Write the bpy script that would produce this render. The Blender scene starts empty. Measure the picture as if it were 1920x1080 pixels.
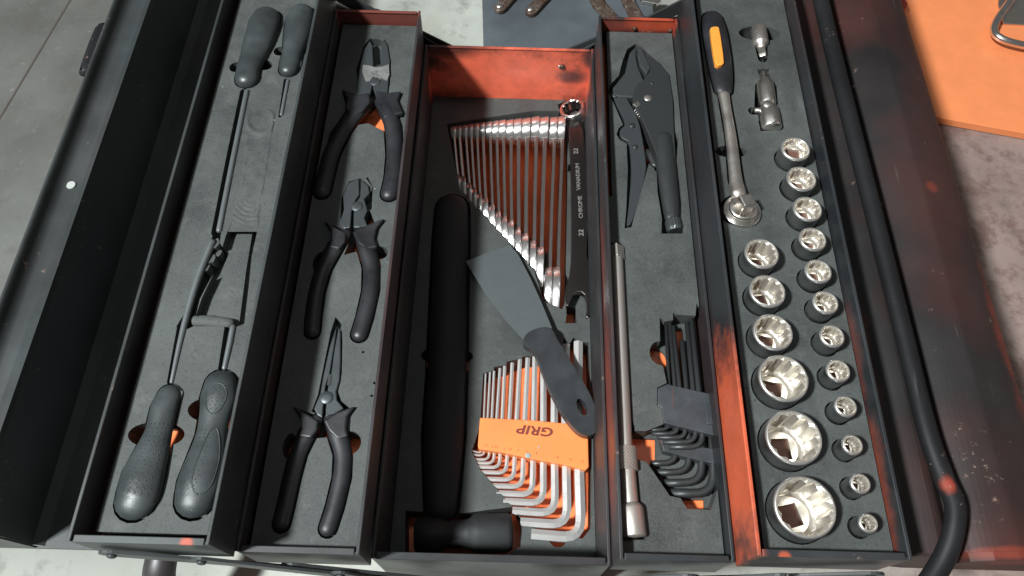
import bpy, math, random
from mathutils import Vector, Matrix
from mathutils.geometry import delaunay_2d_cdt, tessellate_polygon
random.seed(7)
SC = bpy.context.scene
R = math.radians
S = 0.001                     # everything below is written in millimetres
COL = SC.collection

# ------------------------------------------------------------------ camera
F = 1420.0                    # focal length in pixels of a 1920 wide frame
CZ = 730.0                    # camera height above the floor
_vy = Vector((76, 2705, -F)).normalized()
_vx = Vector((2705, -76, 0)).normalized()
_vz = _vx.cross(_vy)
M3 = Matrix((_vx, _vy, _vz))
cam = bpy.data.cameras.new('camera')
cam.sensor_width = 36.0
cam.lens = F / 1920 * 36
cam.clip_start = 0.01
cam.clip_end = 60
co = bpy.data.objects.new('camera', cam)
COL.objects.link(co)
co.matrix_world = Matrix.Translation((0, 0, CZ * S)) @ M3.to_4x4()
SC.camera = co
SC.render.resolution_x = 1024
SC.render.resolution_y = 576

# ------------------------------------------------------------------ light
w = bpy.data.worlds.new('World')
SC.world = w
w.use_nodes = True
bg = w.node_tree.nodes['Background']
bg.inputs[0].default_value = (0.95, 0.93, 0.90, 1)
bg.inputs[1].default_value = 0.13

def area(name, loc, target, sx, sy, power, color):
    l = bpy.data.lights.new(name, 'AREA')
    l.shape = 'RECTANGLE'
    l.size, l.size_y = sx, sy
    l.energy = power
    l.color = color
    o = bpy.data.objects.new(name, l)
    COL.objects.link(o)
    o.location = loc
    d = Vector(target) - Vector(loc)
    o.rotation_euler = d.to_track_quat('-Z', 'Y').to_euler()
    return o
area('key_lamp', (-1.32, -0.45, 2.35), (0.0, 0.3, 0.1), 0.20, 0.20, 137, (0.95, 1.0, 1.0))
area('overhead_fill', (0.25, 0.9, 2.5), (0.15, 0.3, 0.1), 1.3, 0.25, 3.0, (0.92, 0.97, 1.0))  # added overhead fill, gives the metal something to reflect; no known fixture
area('warm_side_fill', (2.6, 0.2, 1.5), (0.25, 0.3, 0.1), 1.4, 1.2, 3, (1.0, 0.80, 0.66))  # added warm fill from the right, unseen; also reflects in the metal
SC.view_settings.view_transform = 'Standard'
SC.view_settings.look = 'None'
SC.view_settings.exposure = 0.0
SC.view_settings.gamma = 1.0
SC.render.engine = 'CYCLES'

# ------------------------------------------------------------------ pixel to place
def Q(px, py, z):
    d = M3 @ Vector((px - 960, 540 - py, -F))
    d = d * ((CZ - z) / -d.z)
    return (d.x, d.y)
def mmpx(px, py, z):
    d = M3 @ Vector((px - 960, 540 - py, -F))
    return (CZ - z) / -d.z
def PL(pts, z):
    return [Q(x, y, z) for x, y in pts]

# ------------------------------------------------------------------ materials
class NT:
    def __init__(s, name):
        s.m = bpy.data.materials.new(name)
        s.m.use_nodes = True
        s.t = s.m.node_tree
        s.b = s.t.nodes['Principled BSDF']
    def n(s, ty, **kw):
        x = s.t.nodes.new(ty)
        for k, v in kw.items():
            setattr(x, k, v)
        return x
    def l(s, a, b):
        s.t.links.new(a, b)
    def pos(s):
        if not hasattr(s, '_p'):
            s._p = s.n('ShaderNodeNewGeometry').outputs['Position']
        return s._p
    def obj(s):
        return s.n('ShaderNodeTexCoord').outputs['Object']
    def noise(s, scale, detail=3, rough=.55, vec=None, sc3=None):
        x = s.n('ShaderNodeTexNoise')
        x.inputs['Scale'].default_value = scale
        x.inputs['Detail'].default_value = detail
        x.inputs['Roughness'].default_value = rough
        v = vec or s.pos()
        if sc3:
            mp = s.n('ShaderNodeMapping'); mp.inputs['Scale'].default_value = sc3
            s.l(v, mp.inputs[0]); v = mp.outputs[0]
        s.l(v, x.inputs['Vector'])
        return x.outputs['Fac']
    def rng(s, v, a, b, c=0., d=1., smooth=False):
        x = s.n('ShaderNodeMapRange')
        if smooth: x.interpolation_type = 'SMOOTHSTEP'
        s.l(v, x.inputs[0])
        for i, q in enumerate((a, b, c, d)):
            x.inputs[1 + i].default_value = q
        return x.outputs[0]
    def math(s, op, a, b=None):
        x = s.n('ShaderNodeMath', operation=op)
        for i, q in enumerate((a, b)):
            if q is None: continue
            if isinstance(q, (int, float)): x.inputs[i].default_value = q
            else: s.l(q, x.inputs[i])
        return x.outputs[0]
    def mix(s, f, a, b):
        x = s.n('ShaderNodeMix', data_type='RGBA')
        for i, q in ((0, f), (6, a), (7, b)):
            if isinstance(q, (int, float)): x.inputs[i].default_value = q
            elif isinstance(q, tuple): x.inputs[i].default_value = (*q[:3], 1)
            else: s.l(q, x.inputs[i])
        return x.outputs[2]
    def bump(s, h, strength, dist=0.001):
        x = s.n('ShaderNodeBump')
        x.inputs['Strength'].default_value = strength
        x.inputs['Distance'].default_value = dist
        s.l(h, x.inputs['Height'])
        s.l(x.outputs[0], s.b.inputs['Normal'])
    def specks(s, scale, size, keep):
        v = s.n('ShaderNodeTexVoronoi')
        v.inputs['Scale'].default_value = scale
        s.l(s.pos(), v.inputs['Vector'])
        a = s.rng(v.outputs['Distance'], size * .6, size, 1, 0)
        sep = s.n('ShaderNodeSeparateColor')
        s.l(v.outputs['Color'], sep.inputs[0])
        k = s.math('GREATER_THAN', sep.outputs[0], 1 - keep)
        k2 = s.math('MULTIPLY', sep.outputs[1], k)
        return s.math('MULTIPLY', a, k2)
    def set(s, c=None, r=None, m=None, **kw):
        if c is not None:
            if isinstance(c, tuple): s.b.inputs['Base Color'].default_value = (*c[:3], 1)
            else: s.l(c, s.b.inputs['Base Color'])
        if r is not None:
            if isinstance(r, (int, float)): s.b.inputs['Roughness'].default_value = r
            else: s.l(r, s.b.inputs['Roughness'])
        if m is not None:
            if isinstance(m, (int, float)): s.b.inputs['Metallic'].default_value = m
            else: s.l(m, s.b.inputs['Metallic'])
        for k, v in kw.items():
            s.b.inputs[k].default_value = v
        return s.m

def m_foam():
    t = NT('foam')
    n1 = t.noise(14, 6, .65)
    c = t.mix(t.rng(n1, .32, .68), (.025, .030, .0295), (.074, .083, .079))
    n2 = t.noise(48, 5, .75)
    c = t.mix(t.rng(n2, .55, .78, 0, .55), c, (.125, .132, .126))
    c = t.mix(t.rng(t.noise(30, 4, .6, sc3=(1, .25, 1)), .58, .70, 0, .5), c, (.022, .024, .024))
    c = t.mix(t.rng(t.noise(260, 3, .6, sc3=(.15, 1, 1)), .70, .76, 0, .35), c, (.15, .15, .14))
    g = t.noise(800, 3, .8)
    c = t.mix(t.rng(g, .40, .70, 0, .45), c, (.105, .108, .105)); c = t.mix(t.rng(t.noise(420, 3, .7), .58, .68, 0, .6), c, (.018, .019, .019))
    c = t.mix(t.specks(95, .055, .10), c, (.78, .77, .72))
    c = t.mix(t.specks(210, .06, .05), c, (.5, .5, .47))
    h = t.math('ADD', t.math('MULTIPLY', t.noise(650, 5, .8), .35), t.math('MULTIPLY', t.noise(45, 4, .6), 1.0))
    t.bump(h, .55, .0016)
    return t.set(c, t.rng(n1, .3, .7, .55, .82))
def m_paint(name, spots=(), dark=(), base=(.017, .019, .021), red=(.50, .075, .032), wear=.02, rough=.42, tint=.0):
    t = NT(name)
    nz = t.noise(26, 6, .62); nzf = t.noise(190, 4, .7)
    fac = None; dfac = None
    for (cx, cy, cz, rx, ry, rz, amt) in list(spots) + [(*q, 'd') for q in dark]:
        isd = amt == 'd'; amt = 1. if isd else amt
        vm = t.n('ShaderNodeVectorMath', operation='SUBTRACT')
        t.l(t.pos(), vm.inputs[0]); vm.inputs[1].default_value = (cx * S, cy * S, cz * S)
        v2 = t.n('ShaderNodeVectorMath', operation='MULTIPLY')
        t.l(vm.outputs[0], v2.inputs[0]); v2.inputs[1].default_value = (1000 / rx, 1000 / ry, 1000 / rz)
        v3 = t.n('ShaderNodeVectorMath', operation='LENGTH')
        t.l(v2.outputs[0], v3.inputs[0])
        d = t.math('ADD', v3.outputs['Value'], t.math('ADD', t.rng(nz, .2, .8, -.4, .4), t.rng(nzf, .25, .75, -.09, .09)))
        f = t.rng(d, .45, 1.15, amt, 0, True)
        if isd: dfac = f if dfac is None else t.math('MAXIMUM', dfac, f)
        else: fac = f if fac is None else t.math('MAXIMUM', fac, f)
    if dfac is not None: fac = t.math('MULTIPLY', fac, t.math('SUBTRACT', 1.0, t.math('MULTIPLY', dfac, .8)))
    n1 = t.noise(9, 4, .6)
    c = t.mix(t.rng(n1, .35, .7), base, tuple(b * 1.8 for b in base))
    if tint:
        c = t.mix(t.rng(t.noise(6, 3, .5), .45, .8, 0, tint), c, (.16, .03, .02))
    if fac is not None:
        rc = t.mix(t.rng(t.noise(40, 5, .7), .3, .75), tuple(q * .75 for q in red), tuple(q * 1.12 for q in red))
        c = t.mix(fac, c, rc)
    # fine dust and short scratches
    sc = t.noise(220, 2, .5, sc3=(1, .06, 1))
    c = t.mix(t.rng(sc, .72, .80, 0, .25), c, (.16, .16, .16))
    c = t.mix(t.specks(70, .05, .07), c, (.45, .40, .37))
    if wear:
        chip = t.math('MULTIPLY', t.rng(t.noise(150, 5, .75), .615, .635), t.rng(t.noise(16, 3, .6), .56, .62))
        c = t.mix(t.math('MULTIPLY', chip, min(1, wear * 32)), c, (.26, .17, .14))
    t.bump(t.noise(160, 5, .7), .12, .0006)
    return t.set(c, t.rng(n1, .3, .7, rough - .08, rough + .12))
def m_metal(name, col, rough, metal=1., bump=0., dirt=.0, dirtcol=(.05, .04, .035), scale=60):
    t = NT(name)
    n = t.noise(scale, 5, .6)
    c = t.mix(t.rng(n, .35, .75, 0, 1), col, tuple(q * .72 for q in col))
    if dirt:
        c = t.mix(t.rng(t.noise(140, 5, .75), .56, .72, 0, dirt), c, dirtcol)
    if bump:
        t.bump(t.noise(400, 3, .6), bump, .0004)
    return t.set(c, t.rng(n, .3, .7, rough * .75, rough * 1.4), metal)
def m_rubber(name, col, rough=.5):
    t = NT(name)
    n = t.noise(40, 5, .6)
    c = t.mix(t.rng(n, .3, .75), col, tuple(q * 1.9 + .004 for q in col))
    c = t.mix(t.specks(160, .05, .06), c, (.4, .4, .38))
    t.bump(t.noise(700, 4, .65), .25, .0005)
    return t.set(c, t.rng(n, .3, .7, rough - .1, rough + .12))
def m_plain(name, col, rough=.4, metal=0., bump=.1, var=.75):
    t = NT(name)
    n = t.noise(35, 5, .6)
    c = t.mix(t.rng(n, .3, .75), col, tuple(q * var for q in col))
    c = t.mix(t.specks(110, .05, .07), c, (.8, .78, .72))
    t.bump(t.noise(300, 3, .6), bump, .0004)
    return t.set(c, t.rng(n, .3, .7, rough * .8, rough * 1.3), metal)
def m_concrete():
    t = NT('concrete')
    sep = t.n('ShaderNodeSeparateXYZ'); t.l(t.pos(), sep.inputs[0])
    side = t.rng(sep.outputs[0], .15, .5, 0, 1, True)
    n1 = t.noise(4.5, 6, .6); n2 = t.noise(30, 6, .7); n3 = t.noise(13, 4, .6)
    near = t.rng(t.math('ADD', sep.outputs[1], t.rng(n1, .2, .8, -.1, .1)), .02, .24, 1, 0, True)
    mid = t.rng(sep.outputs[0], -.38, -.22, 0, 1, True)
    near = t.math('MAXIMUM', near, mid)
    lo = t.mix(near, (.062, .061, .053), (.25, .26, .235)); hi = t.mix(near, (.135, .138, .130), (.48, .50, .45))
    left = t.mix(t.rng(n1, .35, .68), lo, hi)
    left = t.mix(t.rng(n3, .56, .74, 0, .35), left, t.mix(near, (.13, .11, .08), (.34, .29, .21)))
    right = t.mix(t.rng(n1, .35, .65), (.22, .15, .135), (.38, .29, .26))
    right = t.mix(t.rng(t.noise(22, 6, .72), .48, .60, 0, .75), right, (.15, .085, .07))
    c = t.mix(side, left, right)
    c = t.mix(t.rng(n2, .54, .74, 0, .62), c, (.085, .068, .06))
    c = t.mix(t.rng(t.noise(85, 4, .7), .60, .75, 0, .2), c, (.40, .38, .35))
    c = t.mix(t.specks(45, .07, .12), c, (.05, .045, .04))
    t.bump(t.noise(120, 6, .75), .4, .0012)
    return t.set(c, .8)
def m_rust():
    t = NT('rusty_steel')
    n = t.noise(75, 6, .7)
    c = t.mix(t.rng(n, .3, .7), (.16, .12, .10), (.07, .032, .018))
    c = t.mix(t.rng(t.noise(120, 4, .7), .55, .7), c, (.30, .27, .24))
    t.bump(n, .3, .0006)
    return t.set(c, .5, .5)

FOAM = m_foam()
FOAM_SOFT = m_foam(); FOAM_SOFT.name = 'torn_foam'
OR_FLOOR = m_paint('orange_tray_paint', (), base=(.76, .17, .055), wear=.03, rough=.35)
BLK_L = m_paint('black_spray_paint', [(*Q(350, 1018, 225), 225, 5, 5, 6, .8)], base=(.026, .030, .031), tint=.06)
P_BACK = m_paint('black_over_red_box_paint', [(-5, 604, 85, 125, 40, 75, 1)], [(-80, 604, 138, 55, 20, 24), (60, 604, 92, 20, 20, 14), (80, 604, 120, 12, 20, 16), (0, 82, 90, 120, 30, 90), (-99, 300, 90, 8, 240, 90), (79, 300, 90, 6, 240, 60)], red=(.92, .17, .09), tint=.12)
P_T2 = m_paint('black_paint_reddish_tray', [(-140, 604, 168, 60, 14, 22, .28)], base=(.020, .019, .021), tint=.22)
P_T4 = m_paint('black_over_red_inner_tray', [(135, 604, 172, 34, 20, 15, .95), (95, 604, 168, 22, 18, 12, .35), (79, 200, 150, 5, 110, 30, .35), (79, 330, 140, 5, 90, 22, .22)], tint=.18)
P_T5 = m_paint('black_over_orange_socket_tray', [(161, 150, 180, 10, 92, 120, 1), (258, 130, 196, 10, 70, 26, .33), (258, 230, 196, 8, 60, 24, .2), (*Q(1472, 1046, 225), 225, 5, 5, 5, .7)], red=(.62, .115, .05), tint=.2)
P_LIDR = m_paint('black_over_red_lid', [(275, 240, 160, 14, 110, 40, .35), (350, 89, 180, 45, 5, 30, .28), (*Q(1748, 352, 188), 188, 7, 7, 9, .22), (402, 250, 185, 14, 90, 40, .3)], base=(.015, .0130, .0130), tint=.42, rough=.50)
P_HANDLE = m_paint('black_handle_paint', [(*Q(1786, 905, 212), 212, 7, 8, 12, .7)], base=(.010, .010, .011), red=(.42, .065, .035), rough=.55)
RUBBER = m_rubber('rubber_grip', (.023, .027, .028), .42)
RUBBER_D = m_rubber('black_rubber', (.011, .011, .013), .42)
HAMMER_B = m_rubber('hammer_black', (.011, .012, .013), .68)
PLASTIC_G = m_rubber('grey_plastic', (.030, .034, .038), .42)
HANDLE_P = m_rubber('scraper_handle_plastic', (.016, .018, .020), .40)
OXIDE = m_metal('black_oxide_steel', (.058, .062, .064), .42, .55, .15)
OXIDE_B = m_metal('blued_steel', (.085, .095, .10), .40, .6, .15)
P_HANDLE.node_tree.nodes['Principled BSDF'].inputs['Specular IOR Level'].default_value = .22
P_LIDR.node_tree.nodes['Principled BSDF'].inputs['Specular IOR Level'].default_value = .3
CHROME = m_metal('chrome', (.86, .84, .82), .20, 1, .03, .1)
NICKEL = m_metal('satin_nickel', (.78, .74, .69), .30, 1, .05, .2)
NICKEL_D = m_metal('worn_nickel', (.60, .55, .51), .44, .95, .08, .2)
SOCK_OUT = m_metal('socket_chrome_darkened', (.30, .31, .31), .45, 1, .02, .1)  # outer sides: reflection of the dark foam put into a darkened chrome colour
SOCK_RIM = m_metal('socket_rim', (.85, .83, .80), .3, .9, .0, .05)
HEXM = m_metal('satin_key_steel', (.74, .72, .70), .38, .6, .05, .1)
CHROME_S = m_metal('spanner_chrome', (.95, .92, .90), .22, .92, .0, .0)
SHAFT_S = m_metal('spanner_shaft_chrome', (.86, .80, .77), .17, 1., .0, .25, (.20, .12, .09), 30)
SOCK_IN = m_metal('socket_interior', (.84, .79, .71), .30, .80, .0, .05, scale=25)
ORANGE = m_plain('orange_plastic', (.95, .27, .075), .38, 0, .1, .85)
YELLOW = m_plain('amber_plastic', (.90, .33, .05), .38, 0, .1, .85)
ORSHEET = m_plain('orange_sheet', (.95, .30, .115), .38, 0, .05, .88)
INK = m_plain('dark_print', (.20, .035, .02), .6)
ENGR = m_metal('engraved_bright', (.42, .40, .40), .4, .7)
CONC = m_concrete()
RUST = m_rust()
SLATE = m_paint('slate_grey_paint', (), base=(.060, .070, .078), wear=0, rough=.4)
BARE = m_metal('scraped_bare_steel', (.55, .55, .54), .45, .9, .5, .6, (.10, .10, .10), 150)
SPOTM = m_plain('white_sticker', (.40, .43, .40), .6)
HOLE = m_plain('dark_recess', (.13, .055, .038), .6)
REDPL = m_plain('red_ring_plastic', (.40, .05, .03), .4)

# ------------------------------------------------------------------ mesh helpers
class MB:
    def __init__(s):
        s.v = []; s.f = []; s.mi = []; s.sm = []; s.mats = []
        s.cur = 0; s.smooth = False
    def mat(s, m):
        if m not in s.mats: s.mats.append(m)
        s.cur = s.mats.index(m); return s
    def add(s, vs, fs, smooth=None):
        b = len(s.v); s.v += [tuple(q) for q in vs]
        for f in fs:
            s.f.append([b + i for i in f]); s.mi.append(s.cur)
            s.sm.append(s.smooth if smooth is None else smooth)
        return s
    def box(s, x0, x1, y0, y1, z0, z1):
        v = [(x, y, z) for z in (z0, z1) for y in (y0, y1) for x in (x0, x1)]
        return s.add(v, [(0, 2, 3, 1), (4, 5, 7, 6), (0, 1, 5, 4), (2, 6, 7, 3), (0, 4, 6, 2), (1, 3, 7, 5)], False)
    def obox(s, a, b, w_, z0, z1):
        """box along the line a-b"""
        a = Vector(a[:2]); b = Vector(b[:2]); n = (b - a).normalized(); p = Vector((-n.y, n.x)) * w_ / 2
        q = [a - p, b - p, b + p, a + p]
        return s.prism([(v.x, v.y) for v in q], z0, z1)
    def prism(s, poly, z0, z1, top=None):
        n = len(poly)
        ar = sum(poly[i][0] * poly[(i + 1) % n][1] - poly[(i + 1) % n][0] * poly[i][1] for i in range(n))
        if ar < 0: poly = poly[::-1]
        z0f = z0 if callable(z0) else (lambda x, y: z0)
        z1f = z1 if callable(z1) else (lambda x, y: z1)
        v = [(x, y, z0f(x, y)) for x, y in poly] + [(x, y, z1f(x, y)) for x, y in poly]
        fs = [tuple(range(n))[::-1], tuple(range(n, 2 * n))]
        fs += [(i, (i + 1) % n, n + (i + 1) % n, n + i) for i in range(n)]
        return s.add(v, fs, False)
    def extr(s, pts, y0, y1):
        """closed polygon of (x,z) extruded along y"""
        n = len(pts)
        v = [(x, y0, z) for x, z in pts] + [(x, y1, z) for x, z in pts]
        fs = [tuple(range(n)), tuple(range(n, 2 * n))[::-1]]
        fs += [(i, n + i, n + (i + 1) % n, (i + 1) % n) for i in range(n)]
        return s.add(v, fs, False)
    def sheet(s, prof, y0, y1, th=1.5, ny=1, rnd=0):
        for _ in range(rnd):
            q = [prof[0]]
            for i in range(len(prof) - 1):
                a, b = prof[i], prof[i + 1]
                q += [(a[0] * .75 + b[0] * .25, a[1] * .75 + b[1] * .25), (a[0] * .25 + b[0] * .75, a[1] * .25 + b[1] * .75)]
            prof = q + [prof[-1]]
        """bent sheet: open profile of (x,z) with thickness, extruded along y"""
        n = len(prof); off = []
        for i in range(n):
            a = Vector(prof[max(0, i - 1)]); b = Vector(prof[min(n - 1, i + 1)])
            d = (b - a).normalized(); off.append((prof[i][0] + d.y * th, prof[i][1] - d.x * th))
        return s.extr(list(prof) + off[::-1], y0, y1)
    def lathe(s, c, prof, n=32, axis='z', a0=0.):
        """prof list of (r, t) along the axis; radius may be a callable of the angle"""
        c = Vector(c)
        if isinstance(axis, str):
            ax = {'x': Vector((1, 0, 0)), 'y': Vector((0, 1, 0)), 'z': Vector((0, 0, 1))}[axis]
        else: ax = Vector(axis).normalized()
        u = ax.orthogonal().normalized(); v_ = ax.cross(u)
        vs = []; fs = []
        for r, t in prof:
            for i in range(n):
                a = a0 + 2 * math.pi * i / n
                rr = r(i, n) if callable(r) else r
                vs.append(c + ax * t + u * (rr * math.cos(a)) + v_ * (rr * math.sin(a)))
        for k in range(len(prof) - 1):
            for i in range(n):
                j = (i + 1) % n
                fs.append((k * n + i, k * n + j, (k + 1) * n + j, (k + 1) * n + i))
        if not callable(prof[0][0]): fs.append(tuple(range(n))[::-1])
        if not callable(prof[-1][0]): fs.append(tuple(range((len(prof) - 1) * n, len(prof) * n)))
        return s.add(vs, fs)
    def tube(s, pts, n=14, zs=1., caps=True, sub=6, sides=None):
        """sweep; pts (x,y,z,r) ; catmull-rom; zs squashes the vertical radius"""
        P = [Vector(p) if len(p) == 4 else Vector((*p, 1)) for p in pts]
        out = []
        for i in range(len(P) - 1):
            p0 = P[max(0, i - 1)]; p1 = P[i]; p2 = P[i + 1]; p3 = P[min(len(P) - 1, i + 2)]
            for k in range(sub):
                t = k / sub
                out.append(.5 * ((2 * p1) + (p2 - p0) * t + (2 * p0 - 5 * p1 + 4 * p2 - p3) * t * t + (3 * p1 - p0 - 3 * p2 + p3) * t ** 3))
        out.append(P[-1])
        rings = []
        T = []
        for i, p in enumerate(out):
            a = out[max(0, i - 1)]; b = out[min(len(out) - 1, i + 1)]
            T.append(Vector((b.x - a.x, b.y - a.y, b.z - a.z)).normalized())
        if caps:
            for k in (4, 3, 2, 1):
                th = k / 4 * math.pi / 2
                q = out[0]; rings.append((Vector(q[:3]) - T[0] * (q[3] * math.sin(th) * .95), max(q[3] * math.cos(th), .02), T[0]))
        for p, t in zip(out, T): rings.append((Vector(p[:3]), p[3], t))
        if caps:
            for k in (1, 2, 3, 4):
                th = k / 4 * math.pi / 2
                q = out[-1]; rings.append((Vector(q[:3]) + T[-1] * (q[3] * math.sin(th) * .95), max(q[3] * math.cos(th), .02), T[-1]))
        vs = []; fs = []
        up = Vector((0, 0, 1))
        if abs(T[0].z) > .95: up = Vector((0, 1, 0))
        for c, r, t in rings:
            sd = t.cross(up).normalized(); u2 = sd.cross(t)
            for i in range(n):
                a = 2 * math.pi * (i + .5) / n
                vs.append(c + sd * (r * math.cos(a)) + u2 * (r * zs * math.sin(a)))
        for k in range(len(rings) - 1):
            for i in range(n):
                j = (i + 1) % n
                fs.append((k * n + i, k * n + j, (k + 1) * n + j, (k + 1) * n + i))
        fs.append(tuple(range(n))[::-1]); fs.append(tuple(range((len(rings) - 1) * n, len(rings) * n)))
        return s.add(vs, fs)
    def plate(s, outline, holes, z0, z1):
        vs, tris = cdt(outline, holes)
        z0f = z0 if callable(z0) else (lambda x, y: z0)
        z1f = z1 if callable(z1) else (lambda x, y: z1)
        n = len(vs)
        V = [(x, y, z1f(x, y)) for x, y in vs] + [(x, y, z0f(x, y)) for x, y in vs]
        keep = [t for t in tris if inside(cen(vs, t), outline) and not any(inside(cen(vs, t), h) for h in holes)]
        E = {}; fs = []
        for a, b, c in keep:
            fs.append((a, b, c)); fs.append((n + c, n + b, n + a))
            for e in ((a, b), (b, c), (c, a)):
                E[e] = 1
        for (a, b) in list(E):
            if (b, a) not in E: fs.append((b, a, n + a, n + b))
        return s.add(V, fs, False)
    def build(s, name, mat=None, parent=None, bevel=0., seg=2):
        me = bpy.data.meshes.new(name)
        me.from_pydata([(x * S, y * S, z * S) for x, y, z in s.v], [], s.f)
        ms = s.mats or [mat]
        if mat is not None and s.mats and mat not in s.mats: pass
        for m in ms: me.materials.append(m)
        me.polygons.foreach_set('material_index', s.mi if s.mats else [0] * len(s.f))
        me.polygons.foreach_set('use_smooth', s.sm)
        me.update()
        o = bpy.data.objects.new(name, me)
        COL.objects.link(o)
        if parent is not None:
            o.parent = parent
            o.matrix_parent_inverse = Matrix.Translation(-parent.location)
            # children keep world coordinates in their meshes
        if bevel:
            b = o.modifiers.new('edge', 'BEVEL'); b.width = bevel * S; b.segments = seg if bevel < 1.45 else max(seg, 3)
            b.limit_method = 'ANGLE'; b.angle_limit = R(32)
            b.use_clamp_overlap = True
        return o
def cen(vs, t):
    return (sum(vs[i][0] for i in t) / 3, sum(vs[i][1] for i in t) / 3)
def inside(p, poly):
    x, y = p; c = False; n = len(poly); j = n - 1
    for i in range(n):
        xi, yi = poly[i]; xj, yj = poly[j]
        if (yi > y) != (yj > y) and x < (xj - xi) * (y - yi) / (yj - yi) + xi: c = not c
        j = i
    return c
def cdt(outline, holes):
    V = []; E = []
    for poly in [outline] + list(holes):
        b = len(V); n = len(poly)
        V += [Vector((p[0], p[1])) for p in poly]
        E += [(b + i, b + (i + 1) % n) for i in range(n)]
    r = delaunay_2d_cdt(V, E, [], 0, 1e-3)
    vs = [(p.x, p.y) for p in r[0]]; tris = []
    for t in r[2]:
        a, b, c = t
        A, B, C_ = vs[a], vs[b], vs[c]
        ar = (B[0] - A[0]) * (C_[1] - A[1]) - (C_[0] - A[0]) * (B[1] - A[1])
        tris.append((a, b, c) if ar > 0 else (c, b, a))
    return vs, tris
def smooth_poly(pts, it=2):
    for _ in range(it):
        q = []
        n = len(pts)
        for i in range(n):
            a, b = pts[i], pts[(i + 1) % n]
            q.append((a[0] * .75 + b[0] * .25, a[1] * .75 + b[1] * .25))
            q.append((a[0] * .25 + b[0] * .75, a[1] * .25 + b[1] * .75))
        pts = q
    return pts
def circ(cx, cy, rx, ry=None, n=24, rot=0.):
    ry = ry or rx
    return [(cx + rx * math.cos(a) * math.cos(rot) - ry * math.sin(a) * math.sin(rot),
             cy + rx * math.cos(a) * math.sin(rot) + ry * math.sin(a) * math.cos(rot)) for a in [2 * math.pi * i / n for i in range(n)]]
def capsule(pts, n=8):
    """outline of a tapered stroke: pts (x,y,r)"""
    L = []; Rr = []
    for i, (x, y, r) in enumerate(pts):
        a = pts[max(0, i - 1)]; b = pts[min(len(pts) - 1, i + 1)]
        dx, dy = b[0] - a[0], b[1] - a[1]; d = math.hypot(dx, dy); dx /= d; dy /= d
        L.append((x - dy * r, y + dx * r)); Rr.append((x + dy * r, y - dx * r))
    def cap(i, sgn):
        x, y, r = pts[i]; j = 1 if i == 0 else len(pts) - 2
        dx, dy = (x - pts[j][0]), (y - pts[j][1]); a = math.atan2(dy, dx)
        return [(x + r * math.cos(a + t), y + r * math.sin(a + t)) for t in [math.pi / 2 - math.pi * k / n for k in range(1, n)]]
    return Rr[::-1][:0] + L + cap(len(pts) - 1, 1) + Rr[::-1] + cap(0, 1)
def foam(name, rect, zt, zb, pockets, label, parent=None, edge=None):
    x0, x1, y0, y1 = rect
    out = edge or [(x0, y0), (x1, y0), (x1, y1), (x0, y1)]
    vs, tris = cdt(out, [p for p, d in pockets])
    mb = MB()
    V = []; Fs = []; key = {}
    def vid(i, z):
        k = (i, round(z, 3))
        if k not in key: key[k] = len(V); V.append((vs[i][0], vs[i][1], z))
        return key[k]
    zt_of = {}
    E = {}
    for t in tris:
        c = cen(vs, t)
        if not inside(c, out): z = None
        else:
            z = zt
            for p, d in pockets:
                if inside(c, p):
                    z = min(z, zt - d)
            if z <= zb + .5: z = zb
        zt_of[t] = z
        for e in ((t[0], t[1]), (t[1], t[2]), (t[2], t[0])): E[e] = z
        if z is not None and z > zb: Fs.append([vid(i, z) for i in t])
    for (a, b), z in E.items():
        z2 = E.get((b, a), None)
        if z is None: continue
        lo = zb if z2 is None else z2
        if z > lo: Fs.append([vid(b, z), vid(a, z), vid(a, lo), vid(b, lo)])
    mb.add(V, Fs, False)
    o = mb.build(name, FOAM, parent)
    tag(o, label, 'foam insert', 'foam inserts cut to shape in the trays')
    return o
def tag(o, label=None, cat=None, group=None, kind=None):
    if label: o['label'] = label
    if cat: o['category'] = cat
    if group: o['group'] = group
    if kind: o['kind'] = kind
    return o
def thing(name, label, cat, loc=(0, 0, 0), group=None):
    o = bpy.data.objects.new(name, None)
    COL.objects.link(o)
    o.empty_display_size = .02
    o.location = (loc[0] * S, loc[1] * S, loc[2] * S)
    return tag(o, label, cat, group)
def TP(pts, z):
    """pixel stroke (px,py,r_px[,z]) -> (x,y,z,r)"""
    out = []
    for p in pts:
        zz = p[3] if len(p) > 3 else z
        x, y = Q(p[0], p[1], zz); out.append((x, y, zz, p[2] * mmpx(p[0], p[1], zz)))
    return out
def CP(pts, z, grow=0.):
    return capsule([(q[0], q[1], q[3] + grow) for q in TP([p[:3] for p in pts], z)])
def text(name, s_, mat, x, y, z, size, rot, parent, ext=.15, shear=0., bold=0., sx=1.):
    cu = bpy.data.curves.new(name, 'FONT')
    cu.body = s_; cu.size = size * S; cu.extrude = ext * S; cu.shear = shear; cu.offset = bold * S
    cu.align_x = 'CENTER'; cu.align_y = 'CENTER'
    tmp = bpy.data.objects.new(name, cu); COL.objects.link(tmp)
    bpy.context.view_layer.update()
    me = bpy.data.meshes.new_from_object(tmp.evaluated_get(bpy.context.evaluated_depsgraph_get()))
    bpy.data.objects.remove(tmp)
    me.materials.clear(); me.materials.append(mat)
    o = bpy.data.objects.new(name, me); COL.objects.link(o)
    me.transform(Matrix.Translation((x * S, y * S, z * S)) @ Matrix.Rotation(rot, 4, 'Z') @ Matrix.Diagonal((sx, 1, 1, 1)))
    if parent is not None:
        o.parent = parent; o.matrix_parent_inverse = Matrix.Translation(-parent.location)
    return o
ORD = ['first', 'second', 'third', 'fourth', 'fifth', 'sixth', 'seventh', 'eighth', 'ninth', 'tenth', 'eleventh', 'twelfth', 'thirteenth', 'fourteenth', 'fifteenth', 'sixteenth']

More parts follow.
